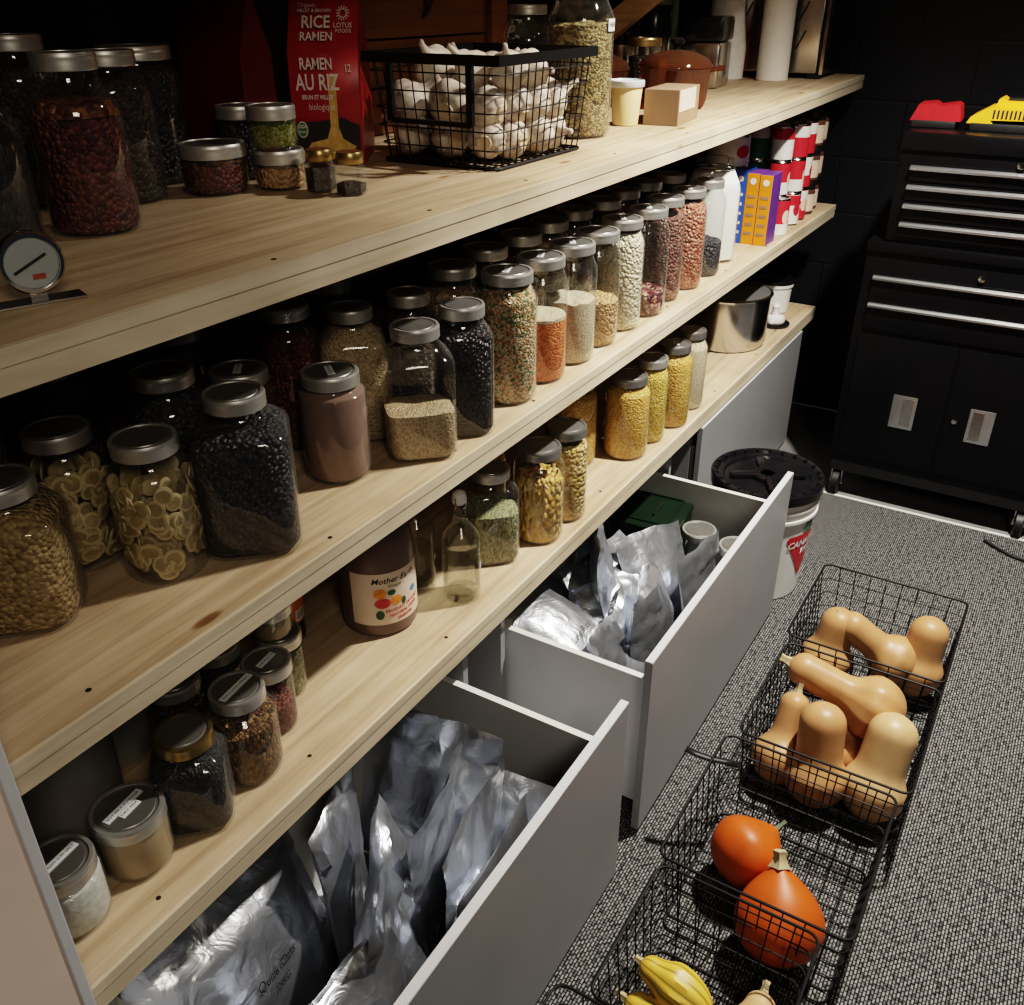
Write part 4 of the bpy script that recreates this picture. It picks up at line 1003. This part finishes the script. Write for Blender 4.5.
pouch('dark foil pouch at the rear corner under the shelf, nearest drawer', .935, .065, ZB, .18, .34, .05, -PI/2+.15, -.26, -.03, 10, None, .8)
pouch('low foil pouch with handwriting beside the front at the far end, nearest drawer', .965, -.215, ZB, .13, .25, .035, -PI/2+.05, -.45, .0, 11, 'Instant Skim|Milk Powder', .35)
# middle drawer
pouch('foil pouch with rice handwriting lying at the near end of the middle drawer', 1.440, -.215, .24, .185, .36, .06, .06, -1.10, .0, 12, 'Long Rice|wht', .55)
pouch('smooth bulging foil pouch at the rear of the middle drawer', 1.600, -.02, .13, .27, .35, .10, .25, -.75, .0, 13, 'C', 1.)
pouch('tall foil pouch with pointed top standing highest in the middle drawer', 1.735, -.04, ZB, .22, .42, .07, .45, -.20, -.06, 14, None, 1.5)
pouch('bright foil pouch in the centre of the middle drawer', 1.690, -.170, .10, .28, .34, .09, -.15, -.72, .05, 15, None, 1.6)
pouch('crumpled foil pouch by the near side of the middle drawer', 1.475, -.185, ZB, .20, .34, .07, .25, -.20, .03, 16, None, 1.3)
pouch('crumpled foil pouch against the front of the middle drawer', 1.610, -.225, ZB, .24, .35, .06, .1, -.25, .03, 17, None, 1.3)
pouch('flat foil pouch beside the glass jars in the middle drawer', 1.810, -.165, ZB, .24, .34, .06, -.3, -.40, .05, 18, None, 1.)
pouch('grey foil pouch at the front right of the middle drawer', 1.850, -.235, ZB, .22, .32, .05, .0, -.18, .03, 19, None, 1.)
pouch('dark shaded foil pouch at the rear next to the green tin', 1.800, .07, ZB, .18, .38, .06, .2, -.1, .05, 20, None, 1.1)
# jars and green tin in the middle drawer
jar('empty glass jar with plain lid inside the middle drawer', 2.062, -.112, .046, .050, .243, .0465, None, 0, .77)
jar('second empty glass jar inside the middle drawer, by its front', 2.035, -.225, .046, .050, .243, .0465, None, 0, .77)
t = thing('metal_tin', 'dark green metal tin box inside the middle drawer', 'tin', (2.060, .020, .046), (0, 0, .06)); t.scale = (.95, 1, .90)
bm = bmesh.new(); box(bm, (-.105, -.085, 0), (.105, .085, .275), .006); put('tin_body', bm, 'greentin', t)
bm = bmesh.new(); box(bm, (-.108, -.088, .276), (.108, .088, .296), .006); ld = put('lid', bm, 'greentin', t)
bm = bmesh.new()
rp = [(-.08, -.06, .298), (.08, -.06, .298), (.08, .06, .298), (-.08, .06, .298)]
tube(bm, rp, .0035, 6, True); put('lid_bead', bm, 'greentin', ld)
bm = bmesh.new(); tube(bm, [(-.04, -.012, .297), (-.04, -.012, .304), (.04, -.012, .304), (.04, -.012, .297)], .0025, 6); put('handle', bm, 'steel', ld)
text('printed_text', 'PRESSURE CANNER', .018, frame((0, -.0862, .18), (1, 0, 0), (0, 0, 1)) @ Matrix.Translation((0, 0, .0006)), 'sticker', t, .0002)

# ------------------------------------------------------------------ bucket
t = thing('plastic_bucket', 'white plastic bucket with black screw lid and red triangle logo', 'bucket', (2.352, -.198, 0))
r0, r1, h = .128, .146, .335
bm = bmesh.new(); lathe(bm, [(r0*.96, 0), (r0, .004), (r1*.985, h*.78), (r1*1.03, h*.785), (r1*1.03, h*.81), (r1*.995, h*.815), (r1*.995, h*.87), (r1*1.035, h*.875), (r1*1.035, h*.90), (r1, h*.905), (r1, h)], 64); put('bucket_body', bm, 'white', t)
bm = bmesh.new()
lathe(bm, [(.150, h-.012), (.157, h-.010), (.158, h+.016), (.153, h+.022), (.143, h+.020), (.138, h+.012), (.122, h+.011), (.118, h+.004), (.02, h+.004)], 64); ld = put('lid', bm, 'blackglossy', t)
bm = bmesh.new()
for k in range(2): box(bm, (-.105, -.015, h+.004), (.105, .015, h+.018), .005, mat=Matrix.Rotation(.5+k*PI/2, 4, 'Z'))
lathe(bm, [(.045, h+.004), (.042, h+.016), (.02, h+.018)], 32)
for k in range(24):
    q = 2*PI*k/24; box(bm, (.139, -.004, h+.012), (.150, .004, h+.0235), .001, mat=Matrix.Rotation(q, 4, 'Z'))
put('lid_grip', bm, 'blackglossy', ld)
al = math.atan2(-.985, -.16); Rb = .1445; zc = .135
def rad_at(z): return r0+(r1*.985-r0)*z/(h*.78)+.0012
def conform(o, e=0.):
    for v in o.data.vertices:
        a_ = math.atan2(v.co.y, v.co.x); rr_ = rad_at(v.co.z)+e; v.co.x = rr_*math.cos(a_); v.co.y = rr_*math.sin(a_)
bm = bmesh.new()
def tri(s, z0): return [(-.085*s, .05*s+z0), (-.075*s, .062*s+z0), (.075*s, .062*s+z0), (.085*s, .05*s+z0), (.008*s, -.082*s+z0), (-.008*s, -.082*s+z0)]
def dense(poly, n=6):
    out = []
    for i in range(len(poly)):
        p, q = poly[i], poly[(i+1) % len(poly)]
        out += [(p[0]+(q[0]-p[0])*k/n, p[1]+(q[1]-p[1])*k/n) for k in range(n)]
    return out
wrappoly(bm, Rb, al, zc+.02, dense(tri(1., 0), 4), rings=10, sub=2); lo = put('triangle_logo', bm, 'redlabel', t, False); conform(lo)
bm = bmesh.new(); leaf = [(0, .045), (.008, .03), (.022, .034), (.018, .018), (.030, .012), (.018, .002), (.004, 0), (0, -.008), (-.004, 0), (-.018, .002), (-.030, .012), (-.018, .018), (-.022, .034), (-.008, .03)]
wrappoly(bm, Rb, al, zc+.088, [(u, v) for u, v in leaf]); o = put('leaf_logo', bm, 'usda', t, False); conform(o, .0006)
for s, dz in (('CANADIAN', .052), ('TIRE', .022)):
    o = wraptext('printed_text', s, .030 if s != 'TIRE' else .028, Rb, al, zc+dz, 'whitelabel', t, .0009, .15); conform(o, .0012)
bm = bmesh.new(); tube(bm, [(.148*math.cos(q), .148*math.sin(q), h*.84-.08*math.sin((q+2.6)/2.6*PI)) for q in [(-2.6+2.6*k/16) for k in range(17)]], .0028, 6)
for v in bm.verts: v.co = Matrix.Rotation(2.9, 3, 'Z') @ v.co
put('bail_handle', bm, 'steel', t)

# ------------------------------------------------------------------ floor baskets and squash
BK = 'black wire baskets in a row on the carpet'
H_ = .205
fb = [('farthest wire basket on the floor, holding three butternut squash', 1.843, 2.204, -0.778, -0.424),
      ('second-farthest wire basket on the floor, holding five butternut squash', 1.466, 1.815, -0.778, -0.436),
      ('wire basket on the floor with two orange squash', 1.090, 1.447, -0.757, -0.418),
      ('narrower wire basket on the floor with yellow striped squash', 0.795, 1.076, -0.710, -0.430),
      ('nearest wire basket cut off at the bottom photo edge', 0.484, 0.789, -0.693, -0.381)]
for k, (lb, x0, x1, y0, y1) in enumerate(fb):
    small = k >= 3
    t, a, b = wbasket('wire_basket', lb, x0, x1, y0, y1, 0.0, H_, .016, 11 if not small else 8, 9 if not small else 7, 5, .0014, .0027, group=BK)
bm = bmesh.new(); pts = [(1.355, -.365), (1.358, -.390), (1.366, -.415), (1.380, -.440), (1.390, -.465)]
V1 = []
for i, (x, y) in enumerate(pts):
    z = .212-.006*i
    V1.append([bm.verts.new((x-.007, y, z)), bm.verts.new((x+.007, y, z+.002))])
for i in range(len(pts)-1): bm.faces.new((V1[i][0], V1[i+1][0], V1[i+1][1], V1[i][1]))
o = put('carry_strap', bm, 'blackmat', None); o.modifiers.new('s', 'SOLIDIFY').thickness = .003
tag(o, 'short black carry strap over the rim between the squash baskets', 'strap')

def squash(label, A, B, rb, rn, m='butternut', bulb=.30, ribs=10, rib=.012, stem='corkstem', seed=0, bend=0., stemlen=.022, name='butternut_squash', cat='squash', tail=.0):
    """A: blossom end of the bulb, B: stem end; rb bulb radius, rn neck radius"""
    A, B = Vector(A), Vector(B); L = (B-A).length; ax = (B-A).normalized()
    up = Vector((0, 0, 1)) if abs(ax.z) < .95 else Vector((1, 0, 0))
    xx = up.cross(ax).normalized(); yy = ax.cross(xx)
    mt = Matrix((xx, yy, ax)).transposed().to_4x4(); mt.translation = A
    root = thing(name, label, cat, A); inv = Matrix.Translation(-A)
    rr = random.Random(seed)
    pr = []; n = 30
    ru = min(.42, rb/L*1.35)
    for i in range(n+1):
        u = i/n
        zb = bulb
        # bulb ellipse and neck blend
        bl = math.sqrt(max(0, 1-((u-zb)/max(zb, .01))**2)) if u < zb else math.exp(-((u-zb)/(.62*zb+.04))**2)
        r = rb*bl
        nk = rn
        if u > zb: r = max(r, 0); r = (r**3+nk**3*min(1, (u-zb)/.12))**(1/3)
        if u > 1-rn/L*.9:
            q = (u-(1-rn/L*.9))/(rn/L*.9); r *= math.sqrt(max(0, 1-q*q*.93))
        if 'orange' in name:
            zb = bulb
            if u < zb: r = rb*math.sqrt(max(0, 1-((zb-u)/zb)**2))
            else:
                q = (u-zb)/(1-zb); r = rb*(math.cos(q*PI/2)**.85 if q < 1 else 0); r = max(r, rn*math.sqrt(max(0, 1-q**6)))
        pr.append((max(r, .003), u*L))
    bm = bmesh.new()
    def rf(r, a, z):
        u = z/L; w = math.exp(-((u-bulb*.9)/.35)**2)
        return r*(1+rib*math.cos(ribs*a)*w + .022*noise.noise(Vector((math.cos(a), math.sin(a), z*12+seed))))
    rows = lathe(bm, pr, 40, rfun=rf)
    for v in bm.verts:
        u = v.co.z/L; v.co.x += bend*math.sin(PI*u)*L
    uv = bm.loops.layers.uv.new()
    for f in bm.faces:
        an = []
        for l in f.loops: an.append(math.atan2(l.vert.co.y, l.vert.co.x)/(2*PI) % 1)
        if max(an)-min(an) > .5: an = [q+1 if q < .5 else q for q in an]
        for l, q in zip(f.loops, an): l[uv].uv = (q, l.vert.co.z/L)
    for v in bm.verts: v.co = inv @ mt @ v.co
    put('squash_body', bm, m, root)
    if stem:
        bm = bmesh.new(); sr = max(rn*.26, .0125 if stem == 'corkstem' and 'orange' in name else 0)
        lathe(bm, [(sr*1.5, L-.006), (sr*1.05, L+.002), (sr*.8, L+stemlen*.6), (sr*.95, L+stemlen)], 10, rfun=lambda r, a, z: r*(1+.15*math.cos(5*a)))
        for v in bm.verts: v.co = inv @ mt @ v.co
        put('stem', bm, stem, root)
    return root
# farthest basket
squash('butternut squash standing at the left of the farthest basket, neck up', (1.955, -.500, .030), (2.000, -.520, .215), .063, .043, seed=1, stem=None)
squash('butternut squash lying across the farthest basket, stem to the left', (2.020, -.700, .075), (1.985, -.520, .200), .064, .037, seed=2, bulb=.28)
squash('butternut squash upright in the right corner of the farthest basket', (2.015, -.705, .020), (2.060, -.717, .225), .060, .045, seed=3, stem=None)
# second basket
squash('long butternut squash lying on top across the second-farthest basket', (1.715, -.722, .165), (1.700, -.470, .238), .071, .038, seed=4, bulb=.27, rib=.03)
squash('slim butternut squash at the left of the second-farthest basket, stem up', (1.550, -.505, .020), (1.655, -.508, .200), .061, .032, seed=5)
squash('butternut squash with round pale neck end in the middle of its basket', (1.538, -.598, .018), (1.600, -.575, .240), .066, .048, seed=6, stem=None, bulb=.27)
squash('pear-shaped butternut squash tucked behind the round-necked one', (1.640, -.655, .030), (1.735, -.580, .165), .062, .038, seed=7)
squash('palest butternut squash leaning at the right of its basket', (1.555, -.700, .018), (1.650, -.715, .235), .066, .050, 'butternutpale', seed=8, stem=None, bulb=.27)
# orange squash
squash('orange squash lying on its side, left of the pair in the basket', (1.225, -.500, .066), (1.335, -.570, .122), .073, .020, 'kuri', seed=9, bulb=.48, rib=.008, stem='kuristem', name='orange_squash')
squash('teardrop orange squash with corky stem pointing up, front of the pair', (1.122, -.650, .030), (1.210, -.606, .176), .079, .024, 'kuri', seed=10, bulb=.42, rib=.006, name='orange_squash')
# striped squash
squash('yellow ribbed squash with green stripes in the narrower basket', (.940, -.588, .080), (.955, -.455, .100), .038, .022, 'delicata', seed=11, bulb=.48, rib=.05, stemlen=.012, name='striped_squash')
squash('second yellow striped squash underneath, at the bottom photo edge', (.895, -.575, .045), (.915, -.450, .045), .040, .026, 'delicata', seed=12, bulb=.48, rib=.05, name='striped_squash')
squash('small tan squash tip at the bottom photo edge', (.930, -.655, .045), (1.035, -.648, .060), .038, .026, 'butternutpale', seed=13, bulb=.45, name='striped_squash')

# ------------------------------------------------------------------ tool chest and cabinet
XF = 3.0
t = thing('tool_chest', 'black upper tool chest with four bright drawer pulls', 'tool chest', (XF, -.56, .882))
bm = bmesh.new(); box(bm, (0.006, -.28, 0), (.42, .28, .31), .006); put('chest_body', bm, 'black', t)
bm = bmesh.new(); box(bm, (-.004, -.282, .262), (.424, .282, .312), .005); put('lid', bm, 'black', t)
def pull(parent, y0, y1, z, hh=.011):
    bm = bmesh.new(); prism(bm, [(-.016, z-hh*.6), (-.004, z-hh), (-.002, z-hh), (-.002, z+hh), (-.010, z+hh*.8), (-.017, z+hh*.2)], y0, y1, 'y'); return put('drawer_pull', bm, 'alu', parent, False)
for z in (.215, .161, .107, .054):
    bm = bmesh.new(); box(bm, (-.002, -.245, z-.036), (.006, .245, z+.013), .0015); d = put('drawer', bm, 'black', t); pull(d, -.245, .245, z, .0075)
bm = bmesh.new(); lathe(bm, [(.010, 0), (.010, .005), (.006, .006)], 20, mat=Matrix.Translation((-.004, -.04, .242)) @ Matrix.Rotation(-PI/2, 4, 'Y')); put('lock', bm, 'chrome', t)
t = thing('tool_cabinet', 'black rolling tool cabinet with two drawers and two doors', 'tool cabinet', (XF, -.56, 0))
W2 = .325
bm = bmesh.new(); box(bm, (.006, -W2, .135), (.45, W2, .850), .006); put('cabinet_body', bm, 'black', t)
bm = bmesh.new(); box(bm, (-.006, -W2-.002, .848), (.455, W2+.002, .880), .006); put('top_tray', bm, 'black', t)
for z, zb in ((.770, .695), (.684, .606)):
    bm = bmesh.new(); box(bm, (-.003, -.292, zb), (.006, .292, z+.014), .0015); d = put('drawer', bm, 'black', t); pull(d, -.290, .290, z, .008)
bm = bmesh.new(); lathe(bm, [(.010, 0), (.010, .006), (.006, .007)], 20, mat=Matrix.Translation((-.003, -.012, .806)) @ Matrix.Rotation(-PI/2, 4, 'Y')); put('lock', bm, 'chrome', t)
for (y0, y1, p0, p1) in ((.003, .300, .084, .158), (-.300, -.003, -.144, -.072)):
    bm = bmesh.new(); box(bm, (-.002, y0, .165), (.006, y1, .590), .002); d = put('door', bm, 'black', t)
    bm = bmesh.new(); box(bm, (-.006, p0, .296), (-.002, p1, .408), .001); pl = put('pull_plate', bm, 'alu', d)
    s = 1 if y0 > 0 else -1
    bm = bmesh.new(); box(bm, (-.0068, p0+(.030 if s < 0 else .010), .306), (-.0062, p1-(.010 if s < 0 else .030), .400)); put('pull_recess', bm, 'steel', pl, False)
bm = bmesh.new(); lathe(bm, [(.008, 0), (.008, .006), (.004, .007)], 16, mat=Matrix.Translation((-.002, -.033, .356)) @ Matrix.Rotation(-PI/2, 4, 'Y')); put('lock', bm, 'chrome', t)
bm = bmesh.new(); box(bm, (.01, -W2+.01, .095), (.44, W2-.01, .1345)); put('base_skirt', bm, 'blackmat', t, False)
for (x, y) in ((.03, .29), (.40, .29), (.03, -.29), (.40, -.29)):
    bm = bmesh.new(); mt = Matrix.Translation((x, y, .043)) @ Matrix.Rotation(PI/2, 4, 'X'); lathe(bm, [(.036, -.014), (.043, -.010), (.043, .010), (.036, .014)], 28, mat=mt); cs = put('castor', bm, 'blackmat', t)
    bm = bmesh.new(); box(bm, (x-.012, y-.019, .045), (x+.012, y-.015, .096)); box(bm, (x-.012, y+.015, .045), (x+.012, y+.019, .096)); lathe(bm, [(.008, -.021), (.008, .021)], 14, mat=mt); put('castor_fork', bm, 'chrome', cs, False)
# chargers on the chest
ztc = .882+.3125
t = thing('battery_charger', 'red battery charger on top of the black tool chest', 'charger', (3.16, -.335, ztc), (0, 0, .05))
bm = bmesh.new(); box(bm, (-.06, -.058, 0), (.06, .062, .020), .004); put('base', bm, 'blackmat', t)
bm = bmesh.new()
prism(bm, [(.068, .018), (.050, .062), (.010, .066), (-.004, .058), (-.050, .066), (-.062, .060), (-.070, .020)], -.055, .055, 'x'); put('casing', bm, 'red', t, False)
t = thing('battery_charger', 'yellow ribbed battery charger at the right photo edge on the chest', 'charger', (3.16, -.525, ztc))
bm = bmesh.new(); box(bm, (-.07, -.105, 0), (.07, .090, .022), .004); put('base', bm, 'blackmat', t)
bm = bmesh.new()
prism(bm, [(.100, .020), (.092, .036), (.050, .062), (-.110, .064), (-.110, .034), (.040, .030), (.030, .020)], -.068, .068, 'x'); cs = put('casing', bm, 'yellow', t, False)
bm = bmesh.new(); prism(bm, [(.035, .063), (.030, .084), (.022, .088), (.010, .080), (-.100, .080), (-.108, .063)], -.045, .045, 'x'); put('battery_slot', bm, 'yellow', cs, False)
bm = bmesh.new(); box(bm, (-.03, -.075, .0805), (.03, .008, .086), .002); put('contact_rail', bm, 'blackmat', cs)
bm = bmesh.new()
for k in range(12): box(bm, (-.0705, .030-.011*k, .037), (-.068, .035-.011*k, .058))
put('vent_slots', bm, 'ink', cs, False)
# cable on the floor
bm = bmesh.new(); tube(bm, [(2.93, -.77, .006), (2.90, -.81, .006), (2.87, -.86, .006), (2.86, -.93, .006), (2.87, -1.05, .006)], .005, 8)
o = put('power_cable', bm, 'blackmat'); tag(o, 'black cable curling on the carpet by the tool cabinet castor', 'cable')

# ------------------------------------------------------------------ camera
cam = bpy.data.cameras.new('camera'); co = bpy.data.objects.new('camera', cam); COL.objects.link(co)
X_ = (0.519096935315941, -0.41640439176466304, 0.7464219679676495); Y_ = (-0.8547138937737413, -0.25127005673441005, 0.4542328900231861); Z_ = (-0.001591080050568669, -0.8737681277706273, -0.48634013545715643)
right = Vector((X_[0], Y_[0], Z_[0])); down = Vector((X_[1], Y_[1], Z_[1])); fwd = Vector((X_[2], Y_[2], Z_[2]))
mt = Matrix((right, -down, -fwd)).transposed().to_4x4(); mt.translation = (0, -.78, 1.5444)
co.matrix_world = mt
cam.sensor_fit = 'HORIZONTAL'; cam.sensor_width = 36; cam.lens = 917/1024*36; cam.clip_start = .02
SC.camera = co

# ------------------------------------------------------------------ light
w = bpy.data.worlds.new('world'); SC.world = w; w.use_nodes = True
bg = w.node_tree.nodes['Background']; bg.inputs[0].default_value = (.75, .85, 1., 1); bg.inputs[1].default_value = .02
def lamp(name, typ, loc, energy, col, **kw):
    l = bpy.data.lights.new(name, typ); l.energy = energy; l.color = col
    for k, v in kw.items(): setattr(l, k, v)
    o = bpy.data.objects.new(name, l); COL.objects.link(o); o.location = loc; return o
o = lamp('ceiling_spot', 'SPOT', (2.14, -.80, 2.42), 400, (1., .93, .83), shadow_soft_size=.045, spot_size=math.radians(126), spot_blend=1.)
o.rotation_euler = (0, 0, 0)
o = lamp('fill_light', 'AREA', (-.3, -1.5, 2.3), 10, (1., .88, .72), size=.5)  # soft warm fill added from the front left, not a fixture
o.rotation_euler = (Vector((.9, 0, .6))-o.location).to_track_quat('-Z', 'Y').to_euler()
SC.cycles.transparent_max_bounces = 32
SC.cycles.max_bounces = 8
SC.cycles.use_denoising = True
SC.cycles.caustics_reflective = False; SC.cycles.caustics_refractive = False
SC.view_settings.view_transform = 'Filmic'
SC.view_settings.look = 'High Contrast'
SC.view_settings.exposure = .08
